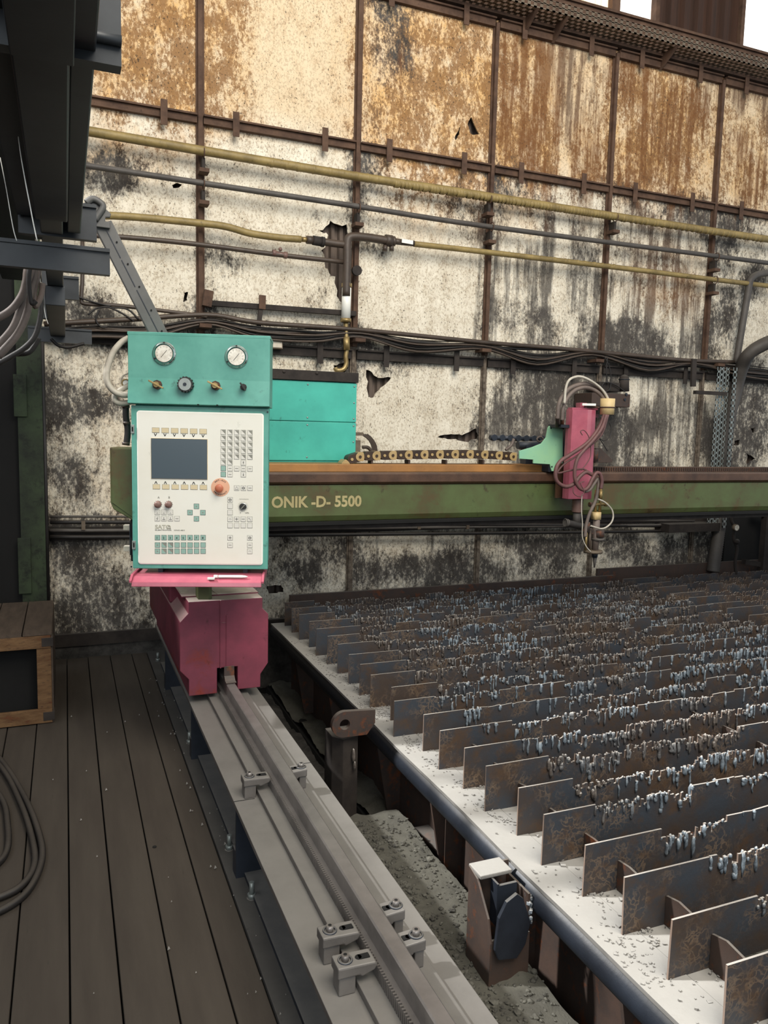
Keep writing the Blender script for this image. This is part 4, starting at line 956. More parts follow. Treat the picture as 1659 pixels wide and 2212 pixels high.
# energy chain
ec_ = root('energy_chain', tuple(at(935, 995, 1, GY+.12)), 'tan and brown link energy chain lying above the beam up to the mint bracket', 'cable chain')
pth = smooth([at(p[0], p[1], 1, GY+.12) for p in ((742, 1004), (752, 994), (765, 988), (782, 985.5), (830, 983.5), (900, 982), (1000, 981), (1060, 982.5), (1118, 987))], 40)
Ls = [0]
for i in range(1, len(pth)): Ls.append(Ls[-1]+(pth[i]-pth[i-1]).length)
def onp(s):
    for i in range(1, len(pth)):
        if Ls[i] >= s: t = (s-Ls[i-1])/(Ls[i]-Ls[i-1]+1e-9); return pth[i-1].lerp(pth[i], t)
    return pth[-1]
pitch = .0535; nl = int(Ls[-1]/pitch)
for k in range(nl):
    a_, b_ = onp(k*pitch), onp((k+1)*pitch); d = (b_-a_); an = math.atan2(d.z, d.x); R_ = .027
    ou = a_+(b_-a_)*0; pl = []
    for i in range(9): t = math.pi/2+math.pi*i/8; pl.append((R_*math.cos(t), R_*math.sin(t)))
    for i in range(9): t = -math.pi/2+math.pi*i/8; pl.append((pitch*(.36 if k % 2 == 0 else .95)+R_*.3*math.cos(t), R_*math.sin(t)))
    ca, sa = math.cos(an), math.sin(an); pl = [(a_.x+x*ca-z*sa, a_.z+x*sa+z*ca) for x, z in pl]
    yo = .004 if k % 2 else 0
    o = MB().prism(pl, 1, a_.y-.04+yo, a_.y+.04-yo).build('link', 'link_brown' if k % 2 else 'link_tan', ec_, bevel=.001)
    MB().cyl((a_.x, a_.y-.0405+yo, a_.z), (a_.x, a_.y-.045+yo, a_.z), .009, seg=10).build('pin', 'link_tan' if k % 2 else 'link_brown', o)
for px in (800, 880, 960, 1040): c = at(px, 1000, 1, GY+.12); MB().box((c.x-.006, c.y-.03, 1.386), (c.x+.006, c.y+.03, c.z+.02)).build('chain_support', 'brown_steel', ec_)

# ============================================================ TORCH CARRIAGE
TY = 4.24
tc = root('torch_carriage', tuple(at(1210, 1000, 1, TY)), 'mint green bracket plate riding on the gantry beam beside the pink torch lift', 'bracket')
A = lambda px, py, y=TY: (lambda v: (v.x, v.z))(at(px, py, 1, y))
pl = [A(*p) for p in ((1122, 974), (1150, 966), (1170, 958), (1180, 945), (1184, 925), (1187, 920), (1216, 921), (1216, 1018), (1192, 1018), (1188, 1003), (1152, 1001), (1152, 993), (1122, 991))]
MB().prism(pl, 1, TY, TY+.012).build('bracket_plate', 'mint', tc, bevel=.002)
for p in ((1190, 925), (1217, 926), (1192, 1008), (1199, 1010)): c = at(*p, 1, TY); MB().sph((c.x, TY-.001, c.z), .006, 8, (1, .5, 1)).build('screw', 'dark_steel', tc)
a_, b_ = A(1201, 1004), A(1222, 1075); MB().box((a_[0], TY-.012, b_[1]), (b_[0]-.012, TY-.001, a_[1]+.01)).build('slide_plate', 'rail_brown', tc)
a_, b_ = A(1221, 922), A(1228, 1077); MB().box((a_[0]-.004, TY-.03, b_[1]), (b_[0]-.004, TY+.03, a_[1])).build('edge_strip', 'dark_steel', tc)
MB().box((A(1188, 1000)[0], TY+.013, 1.345), (A(1260, 1000)[0], TY+.25, 1.42)).build('carriage_block', 'dark_steel', tc)
r = root('torch_lift', tuple(at(1260, 980, 1, 4.15)), 'tall pink folded-steel torch lift column hanging in front of the beam', 'machine')
CY0 = 4.10
a_ = A(1232, 884, CY0); b_ = A(1262, 1078, CY0); c_ = A(1291, 884, CY0)
x0, x1, x2 = a_[0]+.012, b_[0]+.010, A(1287, 900, CY0+.03)[0]
MB().prism([(x0, CY0+.03), (x0+.006, CY0), (x1-.02, CY0-.005), (x1, CY0-.02), (x1+.035, CY0-.012), (x2, CY0+.03), (x2, CY0+.06), (x0, CY0+.06)], 2, b_[1], a_[1]).build('column_shell', 'pink', r, bevel=.003)
MB().box((x0+.01, CY0+.01, a_[1]), (x2, CY0+.06, a_[1]+.012)).build('column_cap', 'pink', r, bevel=.002)
a2 = A(1250, 872, CY0+.05); MB().box((a2[0], CY0+.03, a_[1]+.01), (a2[0]+.05, CY0+.08, a_[1]+.045)).build('cap_block', 'pink', r, bevel=.002)
text('lettering', 'SUDZ', .028, (x1+.045-r.location.x, CY0-.002+.005-r.location.y, a_[1]-.045-r.location.z), (math.pi/2, 0, math.radians(35)), 'red', r, .0005)
a3, b3 = A(1236, 1085, CY0+.06), A(1258, 1113, CY0+.06)
mb = MB(); pts = []; rad = []
for i in range(13): t = i/12; pts.append(((a3[0]+b3[0])/2, CY0+.06, a3[1]+(b3[1]-a3[1])*t+.02)); rad.append(.037 if i % 2 else .033)
mb.tube(pts, rad, 18).build('bellows', 'knob', r)
cx_ = (a3[0]+b3[0])/2; zc = A(1247, 1135, CY0+.06)[1]
MB().cyl((cx_, CY0+.06, b3[1]+.02), (cx_, CY0+.06, zc), .026).build('spindle', 'gray_pipe', r)
e0, e1 = at(1222, 1129, 1, CY0+.02), at(1266, 1140, 1, CY0+.06)
MB().tube([e0, e0.lerp(e1, .08), e0.lerp(e1, .1), e1], [.026, .026, .022, .024], 16).build('cross_arm', 'gray_pipe', r)
MB().ring((e0.x-.002, e0.y, e0.z), .024, .004, 'X').build('arm_ring', 'gray_pipe', r)
# ring holder for hoses
c = at(1312, 880, 1, 4.05); MB().cyl((c.x, 4.05, c.z-.045), (c.x, 4.05, c.z+.055), .044, .046, seg=24).build('hose_grommet', 'cream', r)
MB().ring((c.x, 4.05, c.z), .047, .004, 'Z').build('grommet_band', 'brown_steel', r)
c2 = at(1262, 882, 1, 4.12); MB().bar((c2.x, 4.12, c.z+.003), (c.x, 4.05, c.z-.002), .02, .008).build('grommet_arm', 'brown_steel', r)
c3 = at(1276, 874, 1, 4.08); MB().bar((c3.x-.05, 4.1, c3.z), (c3.x+.03, 4.07, c3.z), .014, .014).build('cable_plug', 'white', r)
# cutting torch
t_ = root('cutting_torch', tuple(at(1290, 1150, 1, 4.06)), 'slim brass and steel cutting torch pointing down at the slats', 'torch')
def seg(name, px, y0, y1, ra, rb_, m_, Y=4.06, sg=16):
    a_, b_ = at(px, y0, 1, Y), at(px-(y1-y0)*.0, y1, 1, Y); q = MB().cyl((a_.x, Y, a_.z), (a_.x, Y, b_.z), ra, rb_, sg).build(name, m_, t_)
    return q
XT = 1289
seg('torch_body', XT, 1118, 1190, .022, .022, 'hose_gray'); seg('valve_block', XT-1, 1106, 1122, .032, .032, 'cream', sg=4)
seg('clamp_collar', XT+4, 1144, 1160, .038, .036, 'brown_steel'); seg('lower_collar', XT+3, 1162, 1167, .042, .042, 'gray_pipe'); seg('heat_plate', XT-8, 1188, 1194, .060, .060, 'galv_dirty', sg=20)
seg('nozzle_holder', XT-4, 1194, 1204, .022, .017, 'dark_steel'); seg('nozzle', XT-4, 1204, 1226, .015, .004, 'gray_pipe')
seg('side_tube', XT-22, 1150, 1188, .008, .008, 'brass'); seg('side_tube', XT-14, 1146, 1188, .008, .008, 'brown_pipe'); seg('side_fitting', XT-18, 1128, 1150, .013, .013, 'brown_steel', sg=6)
seg('gas_fitting', XT-1, 1058, 1106, .009, .009, 'brass'); seg('gas_fitting', XT+9, 1056, 1106, .009, .009, 'brass'); seg('gas_nut', XT-1, 1066, 1082, .013, .013, 'brass', sg=6); seg('gas_nut', XT+9, 1060, 1078, .013, .013, 'brass', sg=6)
a_, b_ = at(1273, 1090, 1, 4.06), at(1312, 1089, 1, 4.06); MB().cyl(a_, b_, .009).build('valve_spindle', 'brass', t_)
MB().cyl(a_, a_.lerp(b_, .15), .016, seg=8).build('valve_knob', 'brown_steel', t_); MB().cyl(a_.lerp(b_, .85), b_, .014, seg=8).build('valve_knob', 'brass', t_)
a_, b_ = at(1260, 1142, 1, 4.1), at(XT, 1150, 1, 4.06); MB().bar(a_, b_, .03, .03).build('torch_clamp', 'brown_steel', t_)
def hs(label, pix, Y, r_, m_, seg_=8):
    v = at(pix[0][0], pix[0][1], 1, Y); q = root('torch_hose', tuple(v), label, 'hose', 'hoses of the torch lift'); hose('hose', pix, Y, r_, m_, q, seg_)
hs('outer grey supply hose arching above the mint bracket', [(1204, 905), (1206, 880), (1214, 858), (1232, 838), (1262, 829), (1290, 836), (1306, 850), (1314, 868)], 4.08, .0135, 'hose_gray')
hs('inner grey supply hose arching just below its twin', [(1214, 908), (1216, 885), (1224, 862), (1242, 843), (1266, 837), (1288, 845), (1302, 858), (1308, 868)], 4.07, .0125, 'hose_gray')
hs('thin white hose, topmost of the arch above the torch lift', [(1219, 872), (1222, 840), (1228, 823), (1240, 815), (1256, 814), (1275, 822), (1295, 836), (1308, 852), (1316, 868)], 4.05, .008, 'hose_light')
hs('brown hose in the widest loop across the pink column', [(1306, 896), (1296, 920), (1280, 944), (1262, 962), (1232, 982), (1212, 995), (1202, 1010), (1200, 1030), (1206, 1043), (1222, 1051), (1240, 1045), (1252, 1030), (1266, 1020), (1280, 1026)], 3.99, .0125, 'hose_brown')
hs('brown hose in the tall inner loop across the pink column', [(1310, 896), (1300, 925), (1284, 948), (1262, 972), (1248, 990), (1242, 1012), (1242, 1034), (1250, 1052), (1262, 1058), (1272, 1050), (1280, 1034), (1288, 1022), (1296, 1024), (1300, 1040), (1298, 1056)], 3.97, .0115, 'hose_brown')
hs('grey hose curling from the loop down to the torch body', [(1262, 1062), (1274, 1058), (1284, 1044), (1292, 1034), (1292, 1052), (1286, 1082), (1274, 1108), (1266, 1136), (1264, 1160)], 3.99, .0105, 'hose_gray')
hs('thin pale tube along the pipe loops beside the column', [(1314, 896), (1304, 930), (1290, 950), (1250, 982), (1222, 1000), (1208, 1014), (1206, 1022), (1232, 1016), (1262, 1014), (1276, 1026)], 4.01, .006, 'hose_brown')
hs('thin cream tube bowing right of the torch', [(1292, 1078), (1308, 1086), (1322, 1102), (1324, 1120), (1316, 1134), (1300, 1142), (1276, 1136)], 4.02, .0055, 'hose_light')
hs('thin pale wire hanging down left of the torch', [(1257, 1068), (1256, 1100), (1258, 1130), (1258, 1160), (1266, 1180), (1276, 1192)], 4.0, .0035, 'hose_light', 6)
hs('thin wire looped on the right of the hose grommet', [(1316, 912), (1320, 925), (1316, 944), (1304, 952), (1294, 946), (1302, 958), (1312, 974)], 4.06, .003, 'cable', 6)
hs('thin pink wire looped on the column front', [(1258, 940), (1254, 932), (1262, 930), (1272, 944), (1276, 966), (1274, 990), (1256, 1016)], 3.99, .003, 'hose_brown', 6)
hs('thin wire ring at the bottom of the pink column', [(1240, 1050), (1238, 1062), (1244, 1070), (1254, 1072), (1262, 1062), (1254, 1044), (1262, 1040)], 3.96, .003, 'hose_brown', 6)
r = root('sensor_cone', tuple(at(1300, 985, 1, 4.25)), 'dark triangular funnel bracket behind the pink column', 'bracket')
MB().prism([A(*p, 4.25) for p in ((1288, 968), (1297, 967), (1324, 994), (1322, 999), (1286, 1000))], 1, 4.25, 4.31).build('cone_plate', 'brown_steel', r, bevel=.002)
c = at(1286, 984, 1, 4.22); MB().cyl((c.x, 4.22, c.z-.04), (c.x, 4.22, c.z+.04), .02, seg=10).build('sensor_nut', 'brown_steel', r)
r = root('air_manifold', tuple(at(1110, 945, 1, 4.5)), 'dark row of pneumatic fittings behind the mint bracket', 'manifold')
a_, b_ = at(1058, 945, 1, 4.5), at(1180, 948, 1, 4.5); MB().cyl(a_, b_, .016, seg=10).build('manifold_tube', 'dark_steel', r)
for k in range(7): p = a_.lerp(b_, .06+.14*k); MB().cyl((p.x, p.y-.02, p.z), (p.x, p.y+.02, p.z), .022, seg=8).build('fitting', 'dark_steel', r)
a_, b_ = at(1118, 962, 1, 4.48), at(1170, 960, 1, 4.48); MB().cyl(a_, b_, .026, seg=12).build('lower_tube', 'dark_steel', r)
hose('hose', [(1175, 950), (1168, 943), (1160, 948), (1166, 954), (1184, 945)], 4.4, .006, 'hose_gray', r)
hose('hose', [(1110, 948), (1104, 962), (1092, 972)], 4.45, .010, 'hose_gray', r)
MB().box((a_.x+.05, 4.45, 1.38), (a_.x+.10, 4.52, a_.z)).build('manifold_foot', 'dark_steel', r)
# fittings and rear drive on top of the beam
r = root('hose_couplings', tuple(at(1209, 912, 1, 4.24)), 'pair of threaded hose couplings standing on the mint bracket', 'fitting')
for px in (1204, 1214): c = at(px, 920, 1, 4.16); d = at(px, 900, 1, 4.10); MB().cyl(c, d, .014, .012, 6).build('coupling', 'brown_steel', r)
MB().box((at(1196, 919, 1, 4.2).x, 4.12, at(1196, 920, 1, 4.2).z-.01), (at(1224, 919, 1, 4.2).x, 4.26, at(1196, 917, 1, 4.2).z)).build('coupling_plate', 'dark_steel', r)
r = root('drive_motor', tuple(at(1310, 850, 1, 5.3)), 'sooty motor and round lamp housing on a rusty shelf bracket on the wall', 'motor')
a_, b_ = at(1276, 848, 1, 5.32), at(1357, 880, 1, 5.32); MB().box((a_.x, 5.30, b_.z), (b_.x, 5.54, a_.z)).build('shelf_bracket', 'brown_steel', r, bevel=.004)
a_, b_ = at(1292, 824, 1, 5.34), at(1336, 847, 1, 5.34); MB().box((a_.x, 5.32, b_.z), (b_.x, 5.50, a_.z)).build('motor_body', 'dark_frame', r, bevel=.01)
c, d = at(1348, 846, 1, 5.34), at(1348, 820, 1, 5.34); MB().cyl(c, d, .042, .042, 20).sph((d.x, d.y, d.z), .042, 16).build('lamp_housing', 'dark_frame', r)
MB().ring((d.x, d.y, d.z), .043, .004, 'Z').build('lamp_ring', 'dark_steel', r)
for p in ((1349, 863), (1352, 852)): c = at(*p, 1, 5.30); MB().cyl((c.x, 5.30, c.z), (c.x, 5.29, c.z), .012, seg=6).build('bolt', 'dark_steel', r)
for pix in ([(1306, 770), (1318, 800), (1318, 838), (1306, 846), (1300, 836), (1308, 826), (1330, 832), (1350, 846)], [(1312, 772), (1310, 800), (1312, 830)]): hose('wire', pix, 5.30, .005, 'cable', r, 6)
# ============================================================ PIPES ON THE WALL
PY = 5.44
def pipe(name, label, pix, r_, m_, cat='pipe', Y=PY, n=6, wrap=False, group=None):
    v = at(pix[0][0], pix[0][1], 1, Y); q = root(name, (max(v.x, -.1), Y, v.z), label, cat, group)
    hose('pipe_run', pix, Y, r_, m_, q, 12, n)
    return q
yp = pipe('yellow_pipe', 'upper yellow pipe with wrapped joints, running the whole wall below the rusty rail', [(95, 268), (200, 285), (440, 326), (770, 381), (1060, 425), (1320, 466), (1700, 523)], .030, 'yellow_pipe')
# wrapped tape turns on its right half
def turns(par, pa, pb, n_, r0, m_):
    a_, b_ = at(*pa, 1, PY), at(*pb, 1, PY); d = (b_-a_).normalized(); q = MB()
    for k in range(n_): p = a_.lerp(b_, (k+random.uniform(-.3, .3))/n_); q.tube([p, p+d*.004, p+d*.02, p+d*.024], [r0*.96, r0*1.07, r0*1.03, r0*.96], 12, cap=False)
    o = q.build('tape_wrap', m_, par); o['kind'] = 'stuff'
turns(yp, (850, 395), (1330, 468), 70, .030, 'yellow_pipe'); turns(yp, (1340, 470), (1655, 517), 30, .030, 'yellow_pipe'); turns(yp, (590, 352), (840, 392), 9, .030, 'yellow_pipe')
gp = pipe('gray_pipe', 'thin dark grey pipe between the two yellow pipes', [(95, 345), (190, 358), (440, 396), (780, 447), (1060, 490), (1660, 568), (1700, 573)], .019, 'gray_pipe')
y2 = pipe('yellow_pipe', 'middle yellow pipe with a slight kink, ending at the brass coupling above the wall hole', [(0, 465), (100, 470), (245, 466), (430, 482), (490, 490), (540, 504), (600, 513), (650, 517)], .024, 'yellow_pipe')
g2 = pipe('gray_pipe', 'lower thin brown-grey pipe with a small red valve, ending at the riser', [(0, 500), (110, 505), (260, 512), (430, 528), (590, 549), (742, 566)], .0165, 'brown_pipe')
a_, b_ = at(588, 546, 1, PY), at(620, 552, 1, PY); MB().tube([a_, a_.lerp(b_, .2), a_.lerp(b_, .25), a_.lerp(b_, .75), a_.lerp(b_, .8), b_], [.024, .024, .018, .018, .024, .024], 6).build('valve_body', 'knob', g2)
c = at(604, 543, 1, PY); MB().sph((c.x, c.y-.02, c.z+.01), .014, 8).build('valve_knob', 'knob', g2)
mf = root('pipe_riser', tuple(at(752, 520, 1, PY)), 'brown riser pipe bent over the wall hole, with silver filter sleeve below', 'pipe')
hose('upper_bend', [(748, 640), (750, 560), (750, 530), (753, 515), (766, 511), (800, 514), (838, 520)], PY-.01, .030, 'brown_pipe', mf, 14, 8)
hose('inlet_pipe', [(690, 521), (722, 526), (748, 529)], PY, .026, 'brown_pipe', mf, 12, 3)
for (pa, pb, r_, m_) in (((652, 517), (664, 518), .018, 'brass'), ((662, 518), (676, 519), .028, 'brown_pipe'), ((676, 519), (694, 522), .033, 'dark_frame'), ((694, 522), (700, 523), .036, 'dark_frame'), ((832, 519), (846, 521), .042, 'brown_pipe'), ((846, 521), (852, 521), .036, 'brown_pipe'), ((852, 521), (866, 523), .022, 'brown_pipe')):
    MB().cyl(at(*pa, 1, PY), at(*pb, 1, PY), r_, seg=14).build('coupling', m_, mf)
MB().cyl(at(749, 612, 1, PY), at(749, 620, 1, PY), .038, seg=6).build('union_nut', 'brass', mf)
MB().cyl(at(749, 622, 1, PY), at(747, 688, 1, PY), .034, seg=18).build('filter_sleeve', 'white', mf)
MB().cyl(at(747, 688, 1, PY), at(747, 696, 1, PY), .040, seg=6).build('union_nut', 'brass', mf)
hose('lower_bend', [(747, 696), (748, 730), (749, 755), (747, 770), (748, 785), (742, 797), (728, 800), (724, 794)], PY+.01, .017, 'brass', mf, 10, 6)
MB().cyl(at(748, 728, 1, PY), at(749, 756, 1, PY), .024, seg=12).build('thick_tube', 'brass', mf)
c = at(772, 584, 1, PY-.02); MB().cyl((c.x, c.y, c.z), (c.x, c.y+.03, c.z), .036, seg=24).build('round_tag', 'dark_frame', mf)
for p in ((846, 530), (832, 530)): c = at(*p, 1, PY); MB().cyl((c.x, c.y, c.z), (c.x, c.y, c.z-.04), .018, seg=8).build('drain_cock', 'brown_pipe', mf)
y3 = pipe('yellow_pipe', 'lower right yellow pipe leading right from the white-labelled coupling', [(894, 527), (1020, 541), (1250, 568), (1400, 586), (1560, 606), (1700, 622)], .021, 'yellow_pipe')
turns(y3, (1080, 548), (1340, 578), 16, .021, 'yellow_pipe')
MB().cyl(at(866, 523, 1, PY), at(894, 526, 1, PY), .022, seg=8).build('coupling', 'brown_pipe', y3)
a_, b_ = at(868, 520, 1, PY-.03), at(892, 524, 1, PY-.03); MB().bar(a_, b_, .006, .028, (0, 0, 1)).build('white_label', 'white', y3)
# pipe hangers
HL = ('hanger under the upper yellow pipe at the post above the console', 'hanger under the thin grey pipe at the post above the console', 'hanger under the thin grey pipe at the fourth post', 'wire-bound hanger of the upper yellow pipe at the fifth post', 'hanger under the thin grey pipe near the right edge', 'hanger under the upper yellow pipe at the fourth post', 'hanger under the lower right yellow pipe near the right edge', 'hanger under the thin grey pipe right above the wall hole')
for hi_, (px, py) in enumerate(((440, 330), (440, 400), (1062, 490), (1330, 470), (1548, 555), (1058, 430), (1545, 605), (775, 450))):
    c = at(px, py, 1, PY); q = root('pipe_hanger', (c.x, PY, c.z), None, 'bracket')
    q['label'] = HL[hi_]; q['group'] = 'pipe hangers on the wall posts'
    MB().ring((c.x, PY, c.z), .034, .004, 'X', 14).build('clip_ring', 'frame_rust', q)
    MB().box((c.x-.01, PY, c.z-.11), (c.x+.01, 5.51, c.z-.03)).build('hanger_arm', 'dark_frame', q)
    MB().box((c.x-.03, PY-.02, c.z-.125), (c.x+.035, 5.51, c.z-.10)).build('hanger_foot', 'frame_rust', q)
# brown downpipe at left and U bracket rail
pipe('brown_downpipe', 'thin brown pipe dropping beside the hanging beam and turning right along the wall', [(178, 520), (178, 600), (176, 646), (184, 656), (240, 659), (300, 665), (420, 680), (447, 684)], .013, 'brown_pipe', n=4)
ub = root('angle_frame', tuple(at(560, 655, 1, 5.50)), 'dark angle-steel frame below the wall hole, left of the riser', 'frame')
a_, b_ = at(455, 655, 1, 5.50), at(768, 678, 1, 5.50); MB().bar(a_, b_, .04, .035).build('angle_bar', 'dark_frame', ub)
a_, b_ = at(566, 640, 1, 5.46), at(557, 722, 1, 5.46); MB().bar(a_, b_, .03, .02, (0, 1, 0)).build('drop_arm', 'dark_frame', ub)
a_, b_ = at(567, 638, 1, 5.45), at(566, 668, 1, 5.45); MB().bar(a_, b_, .045, .02, (0, 1, 0)).build('drop_plate', 'frame_rust', ub)
a_, b_ = at(451, 628, 1, 5.46), at(446, 662, 1, 5.46); MB().bar(a_, b_, .06, .05, (0, 1, 0)).build('corner_bracket', 'frame_rust', ub)
# cable bundle along the wall
cb = root('cable_bundle', tuple(at(1000, 748, 1, 5.45)), 'sagging bundle of sooty cables and a conduit running along the wall at eye height', 'cable bundle')
hose('conduit', [(95, 700), (280, 690), (447, 680), (560, 697), (780, 713), (1050, 740), (1200, 752), (1340, 765), (1480, 778), (1585, 782)], 5.44, .017, 'brown_pipe', cb, 8, 6)
hose('conduit', [(95, 712), (300, 716), (447, 705), (600, 712), (780, 727), (1050, 750), (1280, 758), (1400, 775), (1500, 780)], 5.46, .012, 'cable', cb, 8, 6)
rr = random.Random(3)
for k in range(26):
    pix = []; o_ = rr.uniform(0, 26); r_ = rr.uniform(.004, .009)
    for x, y in ((110, 706), (210, 704), (330, 706), (447, 688), (560, 706), (680, 712), (780, 716), (900, 735), (1045, 742), (1160, 764), (1280, 758), (1400, 776), (1500, 778), (1600, 790), (1700, 800)):
        pix.append((x, y+o_*(.45 if x in (447, 780, 1045, 1280, 1500) else 1)+rr.uniform(-3, 3)))
    hose('cable', pix, 5.44+rr.uniform(0, .05), r_, 'cable' if k % 4 else 'brown_pipe', cb, 6, 6)
for px, py in ((447, 690), (780, 722), (1052, 745), (1296, 768), (1558, 778)): c = at(px, py, 1, 5.42); MB().box((c.x-.05, 5.40, c.z-.055), (c.x+.03, 5.52, c.z-.03)).build('cable_hook', 'frame_rust', cb)
for pix in ([(190, 680), (205, 668), (218, 664), (235, 664), (262, 676), (290, 694)], [(240, 664), (275, 668), (300, 690)], [(165, 640), (200, 652), (240, 662)], [(215, 668), (207, 690), (218, 706), (232, 706)]): hose('cable', pix, 5.42, .006, 'cable', cb, 6)
# lower conduits behind the beam
lc = root('low_conduits', tuple(at(900, 1140, 1, 5.48)), 'grimy horizontal conduits and flat bars low on the wall behind the beam', 'conduit')
for k, (ya, yb, r_) in enumerate(((1116, 1125, .008), (1128, 1137, .013), (1146, 1133, .012), (1160, 1146, .013))):
    hose('conduit', [(108, ya), (270, ya), (620, (ya*.7+yb*.3)), (1200, (ya*.3+yb*.7)), (1500, yb)], 5.47, r_, 'cable' if k % 2 else 'gray_pipe', lc, 8, 3)
a_, b_ = at(108, 1180, 1, 5.52), at(1560, 1128, 1, 5.52); MB().box((a_.x, 5.50, .81), (b_.x, 5.548, .875)).build('flat_bar', 'dark_frame', lc)
for px in (180, 560, 905, 1010): c = at(px, 1135, 1, 5.46); MB().box((c.x-.012, 5.45, c.z-.03), (c.x+.012, 5.5, c.z+.03)).build('pipe_clip', 'galv_dirty', lc)
jb = root('junction_box', tuple(at(598, 742, 1, 5.46)), 'small grey junction box on the wall right of the console top', 'box')
a_, b_ = at(587, 728, 1, 5.46), at(611, 754, 1, 5.46); MB().box((a_.x, 5.46, b_.z), (b_.x, 5.53, a_.z)).build('box_body', 'galv_dirty', jb, bevel=.003); MB().box((a_.x+.008, 5.455, b_.z+.008), (b_.x-.008, 5.46, a_.z-.008)).build('box_lid', 'paper', jb)
# ============================================================ PERFORATED TRAYS
def perforated(mb, p0, ux, uz, n_long, width, rows, cell, slot, th, uy):
    """strip with real slots: ux along, uz across"""
    rw = width/rows
    def q(a, b, c, d):
        v = [p0+ux*a+uz*c, p0+ux*b+uz*c, p0+ux*b+uz*d, p0+ux*a+uz*d]; v += [x+uy*th for x in v]
        mb.add(v, [(0,1,2,3), (7,6,5,4), (0,4,5,1), (1,5,6,2), (2,6,7,3), (3,7,4,0)])
    Lg = n_long*cell
    for r_ in range(rows+1): q(0, Lg, r_*rw-rw*.18 if r_ else 0, r_*rw+rw*.18 if r_ < rows else width)
    for r_ in range(rows):
        for i in range(n_long+1):
            s_ = i*cell+(cell*.5 if r_ % 2 else 0)
            if s_ < Lg: q(s_, min(s_+cell-slot, Lg), r_*rw, (r_+1)*rw)
    return mb
tr_ = root('cable_tray', (4.6, 5.35, 4.96), 'rusty perforated cable tray below the upper windows', 'cable tray')
mb = MB(); perforated(mb, Vector((2.6, 5.33, 4.775)), Vector((1, 0, 0)), Vector((0, 0, 1)), 75, .075, 2, .055, .028, .003, Vector((0, 1, 0)))
mb.build('tray_side', 'galv_dirty', tr_)
mb = MB(); perforated(mb, Vector((2.6, 5.33, 4.775)), Vector((1, 0, 0)), Vector((0, 1, 0)), 75, .18, 4, .055, .028, .003, Vector((0, 0, -1))); mb.build('tray_floor', 'galv_dirty', tr_)
for px, py in ((1160, 38), (1225, 50), (1462, 104)): c = at(px, py+20, 1, 5.34); MB().prism([(5.33, 4.772), (5.53, 4.772), (5.53, 4.66)], 0, c.x-.012, c.x+.012).build('tray_bracket', 'frame_rust', tr_)
vt = root('vertical_cable_tray', tuple(at(1560, 900, 1, 5.40)), 'pale galvanised perforated tray standing upright right of the torch', 'cable tray')
a_, b_ = at(1551, 786, 1, 5.38), at(1586, 786, 1, 5.38); bz = at(1530, 1140, 1, 5.38).z; nn = int((a_.z-bz)/.05)
mb = MB(); perforated(mb, Vector((a_.x, 5.38, bz)), Vector((0, 0, 1)), Vector((1, 0, 0)), nn, (b_.x-a_.x)*.75, 4, .05, .032, .003, Vector((0, 1, 0))); mb.build('tray_floor', 'galv', vt)
mb = MB(); perforated(mb, Vector((b_.x-(b_.x-a_.x)*.25, 5.33, bz)), Vector((0, 0, 1)), Vector((.45, .5, 0)).normalized(), nn, .06, 2, .05, .03, .003, Vector((0, 1, 0))); mb.build('tray_side', 'galv', vt)
mb = MB(); perforated(mb, Vector((b_.x, 5.34, bz)), Vector((0, 0, 1)), Vector((-1, 0, 0)), nn, .045, 1, .05, .03, .003, Vector((0, 1, 0))); mb.build('tray_flange', 'galv', vt)
c, d = at(1500, 846, 1, 5.36), at(1568, 846, 1, 5.36); MB().box((c.x, 5.34, c.z-.02), (d.x, 5.375, c.z+.01)).build('tray_clamp', 'dark_frame', vt)
c, d = at(1499, 775, 1, 5.42), at(1497, 835, 1, 5.42); MB().bar(c, d, .05, .02, (0, 1, 0)).build('drop_arm', 'dark_frame', vt)
c, d = at(1440, 1118, 1, 5.40), at(1548, 1146, 1, 5.40); MB().box((c.x, 5.36, d.z), (d.x, 5.54, d.z+.075)).build('tray_foot', 'dark_frame', vt)
# big corrugated exhaust hose
ch = root('corrugated_hose', tuple(at(1625, 770, 1, 5.2)), 'fat dark corrugated hose swinging down on the right and emerging below the beam', 'hose')
pts = smooth([at(p[0], p[1], 1, p[2]) for p in ((1850, 705, 5.1), (1750, 712, 5.15), (1700, 725, 5.2), (1650, 744, 5.25), (1618, 765, 5.32), (1602, 795, 5.40), (1590, 840, 5.46), (1576, 900, 5.46), (1566, 980, 5.46), (1560, 1080, 5.46), (1552, 1150, 5.42), (1540, 1235, 5.40))], 34)
rad = [.060 if i % 2 else .054 for i in range(len(pts))]
MB().tube(pts, rad, 20).build('hose_body', 'gray_pipe', ch)
pipe('drain_pipe', 'dull grey drain pipe curving down behind the corrugated hose', [(1680, 588), (1640, 592), (1622, 604), (1616, 630), (1604, 700), (1590, 785)], .030, 'gray_pipe', n=6)
pr = root('pressure_regulator', tuple(at(1585, 1138, 1, 5.3)), 'small round gauge and valve hanging in the dark right corner below the beam', 'gauge')
c = at(1586, 1139, 1, 5.2); MB().cyl((c.x, 5.2, c.z), (c.x, 5.17, c.z), .030, seg=20).build('gauge_case', 'galv_dirty', pr); MB().cyl((c.x, 5.17, c.z), (c.x, 5.168, c.z), .025, seg=20).build('gauge_face', 'dial', pr)
hose('feed_pipe', [(1580, 1108), (1580, 1125), (1586, 1139), (1585, 1165), (1592, 1185), (1588, 1215), (1590, 1240)], 5.22, .014, 'dark_frame', pr, 8); c = at(1592, 1170, 1, 5.2); MB().sph((c.x, 5.2, c.z), .025, 10).build('valve_body', 'dark_frame', pr)
